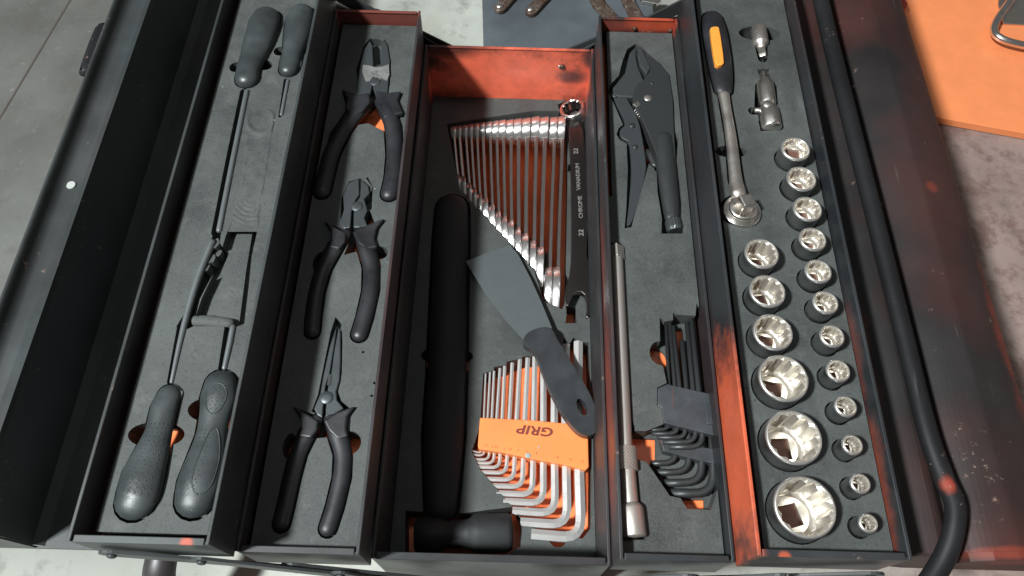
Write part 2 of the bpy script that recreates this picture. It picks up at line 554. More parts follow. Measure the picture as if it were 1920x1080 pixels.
# ================================================================== SETTING
m = MB()
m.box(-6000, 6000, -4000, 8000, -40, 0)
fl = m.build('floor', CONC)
tag(fl, kind='structure')

# levels
Z1, Z2, Z3 = 225., 177., 132.     # rims: outer trays, inner trays, base
F1, F2, F3 = 210., 162., 55.      # foam tops
B1, B2, B3 = 176., 142., 26.
B1L = 188.      # tray floors (top side)
YB = 604.

# ================================================================== TOOLBOX
tb = thing('toolbox', 'open black cantilever toolbox with five tool trays, red paint showing through', 'toolbox', (0, 340, 0))
def tray(name, x0, x1, y0, y1, zf, zr, mat, label=None, rimw=4., drop=0.):
    m = MB(); t = 1.6; ft = zf; zf = zf - drop
    m.mat(OR_FLOOR).box(x0 + t, x1 - t, y0 + t, y1 - t, ft - 1.5, ft)
    m.mat(mat)
    m.box(x0, x0 + t, y0, y1, zf - 1.6, zr); m.box(x1 - t, x1, y0, y1, zf - 1.6, zr)
    m.box(x0 + t, x1 - t, y0, y0 + t, zf - 1.6, zr - .6); m.box(x0 + t, x1 - t, y1 - t, y1, zf - 1.6, zr - .6)
    o = m.build(name, None, tb)
    r = MB()      # folded rims
    r.box(x0 - .4, x0 + 2.2, y0 - .4, y1 + .4, zr - .1, zr + 1.6)
    r.build('side_rim', mat, o, bevel=.6)
    r = MB(); r.box(x1 - 2.2, x1 + .4, y0 - .4, y1 + .4, zr - .1, zr + 1.6)
    r.build('side_rim', mat, o, bevel=.6)
    r = MB()
    r.box(x0 + 3.2, x1 - 3.4, y0 - .6, y0 + rimw, zr - 1.2, zr + .4)
    r.build('end_rim', mat, o, bevel=.5)
    r = MB(); r.box(x0 + 3.2, x1 - 3.4, y1 - 2.6, y1 + .6, zr - 1.0, zr + .6)
    r.build('end_rim', mat, o, bevel=.5)
    return o
tr1 = tray('tray', -278, -188, 74.5, YB + 10, B1L, Z1, BLK_L, drop=12)
tr2 = tray('tray', -186.5, -101, 78, YB, B2, Z2, P_T2, drop=18)
tr4 = tray('tray', 80.5, 160, 80, YB, B2, Z2, P_T4, drop=18)
tr5 = tray('tray', 161.5, 259.5, 77.5, YB + 10, B1, Z1, P_T5)
for o_, s_ in ((tr1, 'outer left tray holding screwdrivers'), (tr2, 'inner left tray holding pliers'), (tr4, 'inner right tray holding locking pliers and bar'), (tr5, 'outer right tray of sockets, orange paint showing')):
    o_['label'] = s_
base = tray('base_box', -99.5, 79.5, 82, YB, B3, Z3, P_BACK, rimw=5., drop=18)
base['label'] = 'deep base box with orange red rear wall'
# rivets and screws on the rear walls
def rivet(x, y, z, r, par, mat=NICKEL_D, ax=(0, -1, 0), hole=True):
    m = MB(); m.smooth = True
    m.lathe((x, y, z), [(r, 0), (r, r * .35), (r * .75, r * .62), (r * .35, r * .72)], 16, Vector(ax))
    return m.build('rivet', mat, par)
rivet(48, YB - 1.7, 108, 3.4, base, RUST)
rivet(45, YB - 1.7, 108.2, 1.8, base, NICKEL)
rivet(119, YB - 1.7, 165, 2.6, tr4, RUST)
rivet(156, YB - 1.7, 163.5, 2.2, tr4, RUST)
# cantilever arms on both ends
def arm(a, b, y, wd, par=tb, mat=BLK_L, th=2.2, rv=True):
    """flat bar in an x-z plane at y, from (x,z) a to b, rounded ends"""
    pts = capsule([(a[0], a[1], wd / 2), (b[0], b[1], wd / 2)], 8)
    m = MB(); n = len(pts)
    v = [(x, y, z) for x, z in pts] + [(x, y + th, z) for x, z in pts]
    fs = [tuple(range(n)), tuple(range(n, 2 * n))[::-1]] + [(i, n + i, n + (i + 1) % n, (i + 1) % n) for i in range(n)]
    m.add(v, fs, False)
    o = m.build('cantilever_arm', mat, par, bevel=.4)
    if rv:
        for p in (a, b): rivet(p[0], y if y < 300 else y + th, p[1], 3.2, o, BLK_L, (0, -1, 0) if y < 300 else (0, 1, 0))
    return o
for y, yy in ((70.5, 0), (YB + 11, 1)):
    arm((-262, 196), (-150, 146), y - (0 if not yy else 0), 17)
    arm((-200, 200), (-84, 112), y - 3, 15)
    arm((-150, 160), (-50, 96), y, 17)
    arm((-118, 148), (-62, 60), y - 3, 15)
    arm((245, 196), (130, 146), y, 17)
    arm((182, 200), (66, 112), y - 3, 15)
    arm((130, 160), (30, 96), y, 17)
    arm((100, 148), (42, 60), y - 3, 15)
# left lid: trough with a lip on its outer edge, dropping to the hinge
yl0, yl1 = 88, 760
m = MB()
m.sheet([(-405, 150), (-404.5, 188), (-402.5, 194), (-400, 195.5), (-398, 193), (-396, 187.5), (-392.5, 183), (-387, 181.5), (-382, 181)], yl0, yl1, 1.4, 1, 2)
m.sheet([(-382, 181), (-378, 182), (-374.5, 181), (-373, 177), (-368, 110), (-361, 104), (-288, 101), (-281, 107), (-280.5, 170)], yl0, yl1, 1.4)
lidL = m.build('lid', BLK_L, tb); lidL['label'] = 'left lid leaf folded out, black with a white dot'
m = MB(); x, y = Q(133, 347, 182); m.lathe((x, y, 181.7), [(4.0, 0), (3.8, .7)], 20)
m.smooth = False; m.build('white_dot', SPOTM, lidL)
m = MB()
m.extr([(-410, 180), (-403, 187), (-395, 181), (-376, 180), (-368, 104), (-284, 101), (-284, 98), (-405, 98)], yl0 - 1.5, yl0)
m.build('lid_end', BLK_L, lidL)
m = MB(); x, y = Q(192, 90, 150)
m.tube([(x - 10, y - 34, 150, 4), (x - 7, y - 28, 150, 7), (x - 7, y + 22, 150, 7), (x - 2, y + 30, 150, 4)], 10, 1, True, 3)
m.build('lid_catch', P_HANDLE, lidL)
# right lid
m = MB()
m.sheet([(261.5, 176), (266, 178), (278, 181), (292, 187), (304, 190), (313, 178), (318, 170), (323, 180), (336, 187), (352, 190.5), (358, 190.5), (382, 184), (397, 176), (402, 168), (403, 150)], 88, 760, 1.5, 1, 2)
lidR = m.build('lid', P_LIDR, tb); lidR['label'] = 'right lid leaf folded out, scratched black over red'
m = MB()
m.sheet([(318, 169), (323, 181), (336, 188.5), (352, 192), (358, 192), (382, 185.5), (397, 177.5), (402, 169)], 84, 90, 3)
m.extr([(262, 146), (262, 174), (290, 184), (303, 187), (318, 168), (352, 189), (396, 175), (400, 130), (300, 130)], 86, 88)
m.build('lid_end', P_LIDR, lidR)
# carry handle tube
hz = 205
hp = []
for px, py, r, z in [(1545, -60, 19, 207), (1572, 60, 20, 207), (1612, 220, 21, 207), (1663, 420, 22, 206), (1713, 620, 23, 205), (1757, 800, 25, 204), (1782, 895, 26, 202), (1795, 945, 26, 203), (1791, 1000, 27, 199), (1772, 1050, 28, 190), (1740, 1100, 28, 176)]:
    x, y = Q(px - (16 if py < 850 else 8 if py < 920 else 0), py, z); hp.append((x, y, z - 3, r * .74 * mmpx(px, py, z)))
m = MB(); m.smooth = True; m.tube(hp, 20, .9, True, 5)
m.build('carry_handle', P_HANDLE, tb)
m = MB(); m.smooth = True
x, y = Q(1788, 905, 213); m.lathe((x, y, 208), [(6.4, 0), (5.8, 2.6), (3.8, 4.6), (1.4, 5.4)], 18)
# foot of the toolbox at the near left
m2 = MB(); x, y = Q(300, 1075, 90)
m2.smooth = True
m2.tube([(x, y - 26, 60, 13), (x, y - 6, 88, 13), (x + 1, y + 10, 96, 12.5), (x + 2, y + 30, 96, 12)], 16, .8, True, 4)
m2.build('support_foot', P_T2, tb)

# ================================================================== FOAMS
def finger(px, py, rx, ry, z, deep, rot=0.):
    x, y = Q(px, py, z); k = mmpx(px, py, z)
    return (circ(x, y, rx * k, ry * k * 1.1, 28, rot), deep)
D1 = F1 - B1L; D2 = F2 - B2; D3 = F3 - B3
# tool strokes in photograph pixels --------------------------------------------------
dA = [(499, 36, 27), (495, 48, 30), (486, 78, 28), (476, 105, 24), (466, 130, 22), (463, 148, 22)]
dB = [(566, 28, 24), (562, 42, 27), (557, 66, 25), (549, 98, 19), (544, 118, 19), (541, 130, 18)]
dC = [(317, 742, 22), (308, 765, 25), (298, 808, 25.5), (284, 850, 33), (270, 888, 40), (260, 925, 41), (255, 938, 39)]
dD = [(413, 722, 30), (410, 745, 33.5), (403, 780, 29), (397, 815, 29), (388, 860, 37), (374, 905, 41), (366, 935, 38)]
sA = [(463, 172, 5), (437, 300, 5.4), (411, 432, 5.6)]
sB = [(540, 152, 3.6), (528, 215, 3.6)]
sC = [(322, 716, 4.0), (345, 612, 6), (372, 520, 7), (398, 455, 7)]
sD = [(421, 690, 5), (430, 650, 6), (437, 614, 6)]
pk1 = []
for st, g in ((dA, 1.0), (dB, 1.0), (dC, 1.2), (dD, 1.4)): pk1.append((CP(st, F1, g), 16))
pk1 += [(CP([(442, 126, 12), (499, 122, 12)], F1), 20), (CP([(524, 96, 11), (573, 92, 11)], F1), 20)]
pk1 += [finger(293, 815, 53, 23, F1, D1), finger(400, 768, 48, 23, F1, D1)]
pk1.append((CP([(458, 172, 8), (432, 300, 9), (405, 436, 9)], F1), 14))
pk1.append((CP([(536, 150, 4), (525, 218, 3)], F1), 6))
pk1.append((CP([(318, 716, 5), (339, 612, 7)], F1), 8))
pk1.append((CP([(416, 690, 7), (430, 612, 9)], F1), 8))
pk1.append((PL([(403, 430), (416, 425), (412, 455), (421, 470), (406, 505), (396, 520), (375, 560), (362, 612), (352, 617), (330, 613), (344, 590), (360, 540), (380, 490)], F1), 14))
pk1.append((PL([(483, 378), (490, 384), (487, 412), (472, 480), (466, 540), (458, 607), (438, 615), (443, 590), (455, 500), (470, 410)], F1), 13))
pk1.append((PL([(440, 405), (470, 392), (478, 400), (455, 520), (440, 612), (360, 612), (378, 560), (404, 505), (424, 440)], F1), 8.5))
fo1 = foam('foam_insert', (-270, -190.5, 83, YB + 6), F1, B1L + .2, pk1, 'dark grey foam in the far left tray, melted and torn in the middle')

# melted skin of the foam: a round hollow and rippled run below it
def melt():
    m = MB(); m.smooth = True
    NX, NY = 46, 110; V = []; Fc = []
    for j in range(NY + 1):
        v = j / NY; py = 196 + v * 238
        c = 489 - 8 * v - 28 * v * v; hw = 33 - 6 * math.sin(v * 3.1) - 4 * v
        for i in range(NX + 1):
            u = i / NX * 2 - 1; px = c + u * hw
            e = min(1, (1 - abs(u)) * 5, v * 9, (1 - v) * 6); e = e * e * (3 - 2 * e)
            d = math.hypot(px - 489, (py - 226) * 1.02)
            h = 1.5 * math.exp(-((d - 25) / 5) ** 2) - (1.0 if d < 22 else 0) * .2
            d2 = math.hypot(px - 470, py - 372)
            h += .55 * math.sin(d2 * .72) * min(1, max(0, (py - 372) / 18)) + .5
            h += .5 * math.sin(px * .21 + 2 * math.sin(py * .05)) * math.sin(py * .11 + px * .04) * (.4 + v)
            x, y = Q(px, py, F1); V.append((x, y, F1 - .4 + e * (max(h * .62, .05) + .43)))
    for j in range(NY):
        for i in range(NX):
            a = j * (NX + 1) + i; Fc.append((a, a + 1, a + NX + 2, a + NX + 1))
    m.add(V, Fc)
    t = NT('melted_foam'); n = t.noise(60, 5, .6)
    c = t.mix(t.rng(n, .3, .7), (.034, .040, .040), (.078, .086, .084)); c = t.mix(t.specks(120, .06, .1), c, (.7, .7, .66))
    t.bump(t.noise(300, 4, .7), .3, .0008)
    mt = t.set(c, t.rng(n, .3, .7,   .38, .6))
    return m.build('melted_skin', FOAM, fo1)
melt()
# pliers strokes: (grip right, grip left, jaw outline)
g1R = [(716, 192, 14), (726, 207, 17), (737, 240, 16), (740, 290, 15.5), (737, 335, 16.5), (730, 364, 16.5)]
g1L = [(686, 192, 14), (670, 210, 16), (644, 245, 16), (622, 290, 15.5), (610, 335, 16), (604, 360, 16)]
g2R = [(677, 436, 13), (686, 460, 17), (696, 500, 16), (695, 545, 16), (684, 595, 16), (674, 627, 16)]
g2L = [(648, 440, 12), (630, 462, 16), (607, 505, 15), (594, 550, 14.5), (588, 595, 14.5), (586, 622, 14.5)]
g3R = [(620, 786, 13), (632, 810, 18), (643, 850, 17), (641, 895, 17), (628, 950, 17), (615, 990, 17)]
g3L = [(594, 788, 12), (578, 812, 17), (560, 850, 16.5), (548, 895, 16), (536, 950, 16), (528, 982, 16)]
pk2 = []
for gr in (g1R, g1L, g2R, g2L, g3R, g3L): pk2.append((CP(gr, F2, 1.1), 11))
jw1 = [(682, 178), (672, 160), (668, 130), (682, 86), (694, 72), (712, 74), (726, 84), (733, 118), (731, 160), (724, 180)]
jw2 = [(646, 430), (638, 408), (640, 372), (654, 340), (676, 334), (694, 350), (696, 366), (693, 400), (702, 418), (690, 430), (668, 440)]
jw3 = [(584, 772), (596, 740), (606, 690), (620, 622), (629, 594), (640, 606), (642, 640), (641, 700), (634, 735), (640, 752), (652, 766), (624, 785)]
for j in (jw1, jw2, jw3): pk2.append((PL(j, F2), 9))
pk2.append((PL([(700, 176), (668, 215), (650, 238), (690, 231), (720, 246), (712, 195)], F2), D2))
pk2.append((PL([(642, 172), (690, 188), (676, 218), (655, 230), (622, 300), (606, 345), (600, 320), (618, 250), (650, 205)], F2), D2))
pk2.append((PL([(690, 175), (754, 177), (748, 190), (759, 219), (735, 225), (705, 200)], F2), 9))
pk2.append((PL([(660, 440), (645, 478), (668, 472), (684, 498), (690, 460), (672, 438)], F2), D2))
pk2.append((PL([(610, 418), (665, 436), (724, 415), (706, 432), (700, 455), (640, 455), (625, 440)], F2), 9))
pk2.append((PL([(690, 385), (704, 420), (690, 425), (682, 402)], F2), D2))
pk2.append((PL([(694, 366), (698, 350), (686, 334), (690, 332), (699, 350), (697, 392), (693, 394)], F2), D2))
pk2 += [finger(712, 474, 15, 13, F2, D2), finger(600, 492, 14, 20, F2, D2)]
pk2.append((PL([(606, 790), (592, 822), (614, 820), (632, 840), (640, 812), (616, 786)], F2), D2))
pk2.append((PL([(550, 763), (608, 784), (670, 764), (652, 786), (648, 806), (590, 806), (565, 788)], F2), 9))
pk2 += [finger(657, 830, 20, 20, F2, D2), finger(543, 836, 13, 22, F2, D2)]
pk2.append((PL([(638, 750), (660, 768), (636, 775), (630, 755)], F2), D2))
for hx, hy in ((681, 660), (702, 718), (697, 742)): pk2.append((circ(*Q(hx, hy, F2), 1.3, 1.1, 8), 4))
foam('foam_insert', (-182, -103, 84, YB - 4), F2, B2 + .2, pk2, 'dark grey foam under the three pliers, left of the base box')

# base foam
hm_handle = [(848, 392, 30), (846, 450, 33), (842, 560, 34), (838, 700, 36), (832, 820, 38), (828, 950, 30)]
pk3 = []
pk3.append((CP(hm_handle, F3, 2.5), 24))
pk3.append((PL([(760, 958), (870, 962), (962, 950), (978, 975), (976, 1025), (950, 1040), (870, 1040), (760, 1040)], F3), 30))
pk3 += [finger(838, 667, 49, 17, F3, D3)]
fan = [(838, 232), (900, 222), (1000, 208), (1052, 208), (1064, 224), (1066, 330), (1062, 560), (1054, 580), (1020, 566), (1000, 505), (960, 462), (905, 402), (862, 358)]
pk3.append((PL(fan, F3), D3))
pk3.append((PL([(1046, 196), (1066, 186), (1098, 194), (1104, 214), (1100, 480), (1112, 520), (1112, 590), (1100, 598), (1062, 590), (1058, 500), (1066, 300)], F3), 13))
pk3.append((PL([(1066, 566), (1082, 566), (1082, 606), (1060, 606)], F3), D3))
pk3.append((PL([(906, 700), (926, 694), (926, 688), (950, 684), (950, 678), (978, 672), (980, 668), (1006, 668), (1010, 650), (1056, 645), (1058, 634), (1066, 646), (1076, 632), (1084, 642), (1104, 642), (1110, 800), (1108, 990), (1092, 1010), (1060, 1004), (1000, 990), (990, 985), (960, 950), (900, 880), (884, 846), (900, 800)], F3), D3))
pk3 += [finger(1046, 1008, 17, 16, F3, D3)]
foam('foam_insert', (-97.5, 77.6, 88, YB - 2.2), F3, B3 + .2, pk3, 'large dark foam lining the deep base box, under the spanners and hammer')

# inner right foam
lp_body = [(1206, 96), (1214, 106), (1236, 122), (1254, 144), (1261, 193), (1263, 246), (1266, 308), (1270, 341), (1276, 376), (1275, 412), (1280, 424), (1280, 436), (1252, 437), (1242, 428), (1244, 411), (1236, 360), (1234, 323), (1222, 308), (1226, 284), (1214, 254), (1199, 222), (1186, 198), (1185, 183), (1190, 160), (1206, 150), (1219, 134), (1210, 108)]
lp_out = [(1176, 92), (1192, 82), (1208, 92), (1236, 118), (1256, 144), (1264, 193), (1266, 246), (1272, 262), (1269, 300), (1274, 341), (1278, 376), (1278, 412), (1282, 438), (1240, 438), (1241, 410), (1233, 360), (1231, 323), (1217, 306), (1206, 345), (1188, 410), (1184, 426), (1171, 428), (1174, 396), (1177, 320), (1175, 270), (1162, 262), (1156, 252), (1160, 240), (1168, 234), (1150, 192), (1141, 174), (1143, 160), (1160, 142), (1168, 112)]
pk4 = []
pk4.append((PL(lp_out, F2), 14))
pk4.append((PL([(1196, 238), (1214, 250), (1228, 285), (1212, 290), (1199, 262)], F2), D2))
pk4.append((PL([(1262, 246), (1273, 264), (1264, 270)], F2), D2))
pk4.append((PL([(1128, 455), (1164, 455), (1168, 462), (1172, 560), (1186, 790), (1190, 800), (1194, 880), (1200, 940), (1208, 950), (1210, 1012), (1148, 1012)], F2), 16))
tk = [(1237, 594), (1246, 603), (1262, 600), (1262, 585), (1268, 590), (1304, 592), (1306, 568), (1316, 580), (1336, 735), (1343, 742), (1350, 822), (1350, 905), (1340, 935), (1333, 956), (1288, 954), (1276, 934), (1256, 930), (1212, 866), (1192, 860), (1187, 808), (1212, 808), (1244, 795), (1241, 766), (1232, 760), (1232, 727), (1250, 718), (1244, 690), (1238, 680)]
pk4.append((PL(tk, F2), 17))
pk4.append((PL([(1188, 809), (1236, 812), (1236, 860), (1191, 860)], F2), D2))
pk4.append((PL([(1264, 602), (1288, 602), (1302, 735), (1276, 730)], F2), D2))
pk4.append((PL([(1284, 928), (1330, 928), (1331, 956), (1290, 954)], F2), D2))
pk4 += [finger(1238, 662, 20, 22, F2, D2)]
foam('foam_insert', (90.5, 157.5, 86, YB - 4), F2, B2 + .2, pk4, 'dark foam in the tray of the locking pliers and extension bar', None,
     [(82.5, 86), (157.5, 86), (157.5, YB - 4), (90, YB - 4), (88.5, 395), (82.5, 394)])

# socket foam
SOCK = [(1492.5, 278, 28, 0), (1503.5, 334, 28.5, 0), (1515, 390.5, 28, 0), (1524.7, 447.4, 26.3, 0), (1535, 507.5, 26, 0), (1548.7, 566, 25, 0),
        (1561, 629, 24, 0), (1572.3, 694, 23.3, 0), (1586.5, 761, 21.8, 0), (1599, 833, 20.5, 0), (1614, 905.5, 20, 0), (1629, 980.5, 19, 0),
        (1428.7, 474, 33, 1), (1439.4, 544.7, 34.8, 1), (1449.8, 621.6, 38.2, 1), (1469.6, 708, 47.8, 1), (1489, 819, 54, 1), (1510, 950, 59.5, 1)]
ZS = F1 + 16
pk5 = []
socks = []
for px, py, r, c in SOCK:
    x, y = Q(px, py, ZS); k = mmpx(px, py, ZS); rm = r * k * .99
    socks.append((x, y, rm, c))
    g = rm + (.9 if c else 1.0)
    pk5.append((circ(x, y, g, g, 32), 20))
ratch_grip = [(1336, 36, 19), (1340, 60, 23), (1347, 100, 23), (1353, 140, 21), (1356, 168, 17)]
pk5.append((CP(ratch_grip, F1, 1.5), 24))
pk5.append((CP([(1356, 170, 13), (1372, 260, 14), (1380, 340, 16)], F1), 20))
pk5.append((circ(*Q(1388, 396, F1), 17.2, 16.6, 36), 12))
pk5 += [finger(1370, 284, 30, 13, F1, 24)]
pk5 += [finger(1424, 63, 39, 17, F1, 18), (CP([(1425, 66, 15), (1430, 110, 9)], F1), 13)]
pk5.append((PL([(1420, 130), (1442, 130), (1438, 150), (1457, 160), (1458, 195), (1468, 243), (1426, 246), (1420, 218), (1414, 205), (1416, 158), (1426, 150)], F1), 15))
pk5.append((circ(*Q(1412, 208, F1), 4.4, 4.4, 18), 15))
foam('foam_insert', (171, 256.5, 84, YB + 6), F1, B1 + .2, pk5, 'dark foam with round pockets in the socket tray on the far right')

# ================================================================== SOCKETS
def star(r1, r2):
    def f(i, n):
        k = n // 24
        q = i % (2 * k)
        t = q / k
        t = t if t <= 1 else 2 - t
        return r1 + (r2 - r1) * t
    return f
def socket_mesh(r, h, deep, sq, blank=False):
    m = MB(); m.mat(SOCK_OUT)
    n = 48; m.smooth = True
    hz = h
    # outer skin
    m.lathe((0, 0, 0), [(lambda i, n: r * .93, 0), (lambda i, n: r * .96, hz * .55), (lambda i, n: r, hz * .62), (lambda i, n: r, hz - 1.6)], n)
    m.mat(SOCK_RIM).lathe((0, 0, 0), [(lambda i, n: r, hz - 1.6), (lambda i, n: r - .5, hz - .3), (lambda i, n: r - 1.0, hz), (lambda i, n: r - 1.6, hz + .1)], n)
    m.mat(SOCK_IN); m.smooth = False
    ri = r - 2.1
    a, b = ri * .99, ri * .868
    s_ = star(a, b)
    m.lathe((0, 0, 0), [(lambda i, n: r - 1.6, hz + .1), (lambda i, n: ri + .1, hz - .4), (s_, hz - 1.9), (s_, hz - deep)], n)
    # shoulder and the square drive hole
    m.smooth = True
    m.lathe((0, 0, 0), [(s_, hz - deep), (lambda i, n: ri * .80, hz - deep - .8), (lambda i, n: ri * .74, hz - deep - 3.5)], n)
    def sqr(i, n):
        th = (2 * math.pi * i / n) % (math.pi / 2) - math.pi / 4
        return sq / math.cos(th)
    m.smooth = False
    m.lathe((0, 0, 0), [(lambda i, n: ri * .74, hz - deep - 3.5), (sqr, hz - deep - 3.7), (sqr, hz - deep - 9)], n)
    m.lathe((0, 0, 0), [(r * .93, 0), (r * .90, 1)], n)
    return m
names_l = ['smallest of the left row, next to the ratchet head', 'second big socket below the ratchet head', 'third big socket from the ratchet head', 'third largest socket, left row', 'second largest socket, left row above the largest', 'largest socket of all, lower end of the left row']
k_r = 0; k_l = 0
for idx, (x, y, r, c) in enumerate(socks):
    if c:
        h = 38 + (r - 12) * .5; deep = r * 1.38; sq = 5.2 + r * .13
        lab = 'chrome twelve point socket, ' + names_l[k_l]; k_l += 1
    else:
        h = 34; deep = r * (1.12 if k_r > 4 else .92) if k_r else 5; sq = min(6.3, (r - 2.1) * .55)
        pos = 'topmost' if k_r == 0 else ('lowest and smallest' if k_r == 11 else ORD[k_r] + ' from the top')
        lab = 'small chrome socket in the right hand row, ' + pos; k_r += 1
    zb_ = ZS - h + 1.
    t = thing('socket', lab, 'socket', (x, y, zb_), 'sockets standing in the foam')
    m = socket_mesh(r, h - 1., deep, sq)
    ang = random.uniform(-.3, .3)
    m.v = [(px_ * math.cos(ang) - py_ * math.sin(ang) + x, px_ * math.sin(ang) + py_ * math.cos(ang) + y, pz_ + zb_) for px_, py_, pz_ in m.v]
    m.build('socket_body', None, t)
    m = MB(); m.smooth = False
    zr_ = h - 1 - deep - 6.5
    m.lathe((x, y, zb_), [(sq * 1.45, zr_ - .4), (sq * 1.45, zr_)], 16)
    m.build('drive_recess', HOLE, t)

# ================================================================== RATCHET
z = F1 + 3
t = thing('ratchet', 'socket ratchet with black grip and amber inlay, head beside the sockets', 'ratchet', (*Q(1360, 200, z), z - 10))
m = MB(); m.smooth = True; m.tube(TP(ratch_grip, z), 20, .62, True, 6); m.build('grip', RUBBER_D, t)
zz = z + 8.9
m = MB(); m.prism(smooth_poly(PL([(1331, 55), (1334, 51), (1345, 50), (1349, 54), (1358, 117), (1355, 122), (1345, 124), (1340, 120)], zz), 1), zz - 4, zz + .8); m.build('grip_inlay', YELLOW, t, bevel=.8)
m = MB(); m.smooth = True; m.tube(TP([(1357, 178, 11, z), (1362, 205, 9.5, z), (1371, 260, 10.5, z), (1379, 330, 12, z + 1), (1384, 362, 15, z + 2)], z), 16, .75, True, 6); m.build('shaft', NICKEL_D, t)
zz = F1 + 2
x, y = Q(1391, 396, zz)
m = MB(); m.smooth = True
m.lathe((x, y, zz - 6), [(15.2, 0), (15.8, 1.5), (15.8, 6.2), (15.0, 7.2), (14.2, 7.2), (13.6, 6.2), (12.6, 6.2)], 40); m.build('head', CHROME, t)
m = MB(); m.smooth = True; m.lathe((x, y, zz), [(11.8, 0), (11.8, 5.2), (10.8, 6.2), (8.8, 6.2), (8.4, 5.6)], 40); m.build('drive_plate', NICKEL, t)
m = MB(); m.smooth = False
a = R(18); p = [(x + 7.4 * math.cos(a + k * math.pi / 2 + math.pi / 4), y + 7.4 * math.sin(a + k * math.pi / 2 + math.pi / 4)) for k in range(4)]
m.prism(p, zz + 4, zz + 17); d_ = m.build('drive_square', NICKEL, t, bevel=1.1)
# adapter
z = F1 + 1
t = thing('socket_adapter', 'short stepped steel adapter lying in a recess at the top of the socket tray', 'adapter', (*Q(1425, 75, z), z - 8))
m = MB(); m.smooth = True
A = Vector((*Q(1422, 54, z), z)); Bv = Vector((*Q(1431, 108, z), z)); d = (Bv - A); L = d.length
m.lathe(A, [(6.5, 0), (7.2, .8), (7.2, L * .50), (6.4, L * .56), (4.3, L * .60), (4.3, L * .68)], 24, d)
m.build('body', NICKEL_D, t)
m = MB(); m.lathe(A, [(4.6, L * .66), (4.6, L * .93), (3.6, L)], 4, d, a0=.5); m.build('drive_square', NICKEL, t, bevel=.5)
# universal joint
t = thing('universal_joint', 'steel universal joint lying in the socket tray foam above the sockets', 'joint', (*Q(1440, 200, z), z - 8))
m = MB(); m.smooth = True
A = Vector((*Q(1433, 150, z), z)); Bv = Vector((*Q(1440, 205, z), z)); d = Bv - A; L = d.length
m.lathe(A, [(4, -L * .2), (4.4, 0), (7.4, L * .12), (7.8, L * .3), (7.8, L * .8), (5.4, L * 1.)], 24, d); m.build('fork', NICKEL, t)
A = Vector((*Q(1439, 199, z), z)); Bv = Vector((*Q(1447, 243, z), z)); d = Bv - A; L = d.length
m = MB(); m.smooth = True; m.lathe(A, [(6, 0), (8.4, L * .15), (8.8, L * .4), (8.8, L * .93), (7.8, L)], 26, d); m.build('socket_end', NICKEL, t)
m = MB(); m.smooth = True; m.lathe((*Q(1438, 200, z + 4), z + 4), [(4.6, 0), (4.6, 3.6), (3.2, 4.6)], 18); m.build('pivot_block', NICKEL, t)
m = MB(); m.smooth = True; x, y = Q(1414, 207, z); m.lathe((x, y, z), [(2.6, 0), (2.6, 9)], 14, 'x'); m.build('cross_pin', NICKEL, t)

# ================================================================== SCREWDRIVERS
DRV = m_metal('dull_driver_steel', (.17, .185, .19), .5, .6, .1)
def dimples(stroke, z, zs, rows, rng, par, rad=.6):
    """small raised dots of the grip on its upper side"""
    m = MB()
    P = TP(stroke, z); m.smooth = True
    tot = len(P) - 1
    n = 0
    u = rng[0]
    k = 0
    while u < rng[1]:
        f = u * tot; i = min(int(f), tot - 1); q = f - i
        a, b = P[i], P[i + 1]
        c = [a[j] + (b[j] - a[j]) * q for j in range(4)]
        d = Vector((b[0] - a[0], b[1] - a[1], 0)).normalized(); sd = Vector((d.y, -d.x, 0))
        for w_ in rows:
            ang = w_ + (.07 if k % 2 else 0)
            o_ = Vector((c[0], c[1], z)) + sd * (c[3] * math.sin(ang)) + Vector((0, 0, 1)) * (c[3] * zs * math.cos(ang))
            m.lathe(o_ - Vector((0, 0, .3)), [(rad, 0), (rad * .8, .45), (rad * .2, .62)], 7)
        k += 1
        u += .032
    return m.build('grip_dots', RUBBER, par)
def driver(label, hs, ss, z, zs, tip, dots=None, collar=None):
    t = thing('screwdriver', label, 'screwdriver', (*Q(hs[0][0], hs[0][1], z), z - 10), 'screwdrivers in the far left tray')
    m = MB(); m.smooth = True; m.tube(TP(hs, z), 28, zs, True, 8)
    m.build('handle', RUBBER, t)
    m = MB(); m.smooth = True; m.tube([(p[0], p[1], z - 2, p[3]) for p in TP([q[:3] for q in ss], z - 2)], 12, 1, True, 3)
    m.build('shaft', DRV, t)
    if dots: dimples(hs, z, zs, dots[0], dots[1], t)
    return t
z = F1 + 2
driver('thicker screwdriver at the top of the left tray, handle left of a smaller one', dA, sA, z, .72, 0)
driver('smaller screwdriver at the top of the left tray, with a thin short blade', dB, sB, z, .72, 0)
driver('screwdriver with dotted grip at the bottom left of the left tray', dC, sC, z, .62, 0, ([-.75, -.45, -.15, .15, .45, .75], (.30, .93)))
def panel(stroke, z, zs, u0, u1, a_mid, a_half, par):
    P = TP(stroke, z); tot = len(P) - 1; m = MB(); m.smooth = True; pts = []
    for k in range(33):
        th = 2 * math.pi * k / 32
        f = ((u0 + u1) / 2 + (u1 - u0) / 2 * math.cos(th)) * tot; i = min(int(f), tot - 1); q = f - i
        a, b = P[i], P[i + 1]; c = [a[j] + (b[j] - a[j]) * q for j in range(4)]
        d = Vector((b[0] - a[0], b[1] - a[1], 0)).normalized(); sd = Vector((d.y, -d.x, 0)); ang = a_mid + a_half * math.sin(th)
        o_ = Vector((c[0], c[1], z)) + sd * (c[3] * math.sin(ang)) + Vector((0, 0, c[3] * zs * math.cos(ang)))
        pts.append((*o_, .55))
    m.tube(pts, 6, .7, False, 1); return m.build('grip_ridge', RUBBER, par)
tD = driver('screwdriver with dotted grip beside the right edge of the left tray', dD, sD, z, .62, 0, ([-.1, .2, .5, .8], (.48, .95)))
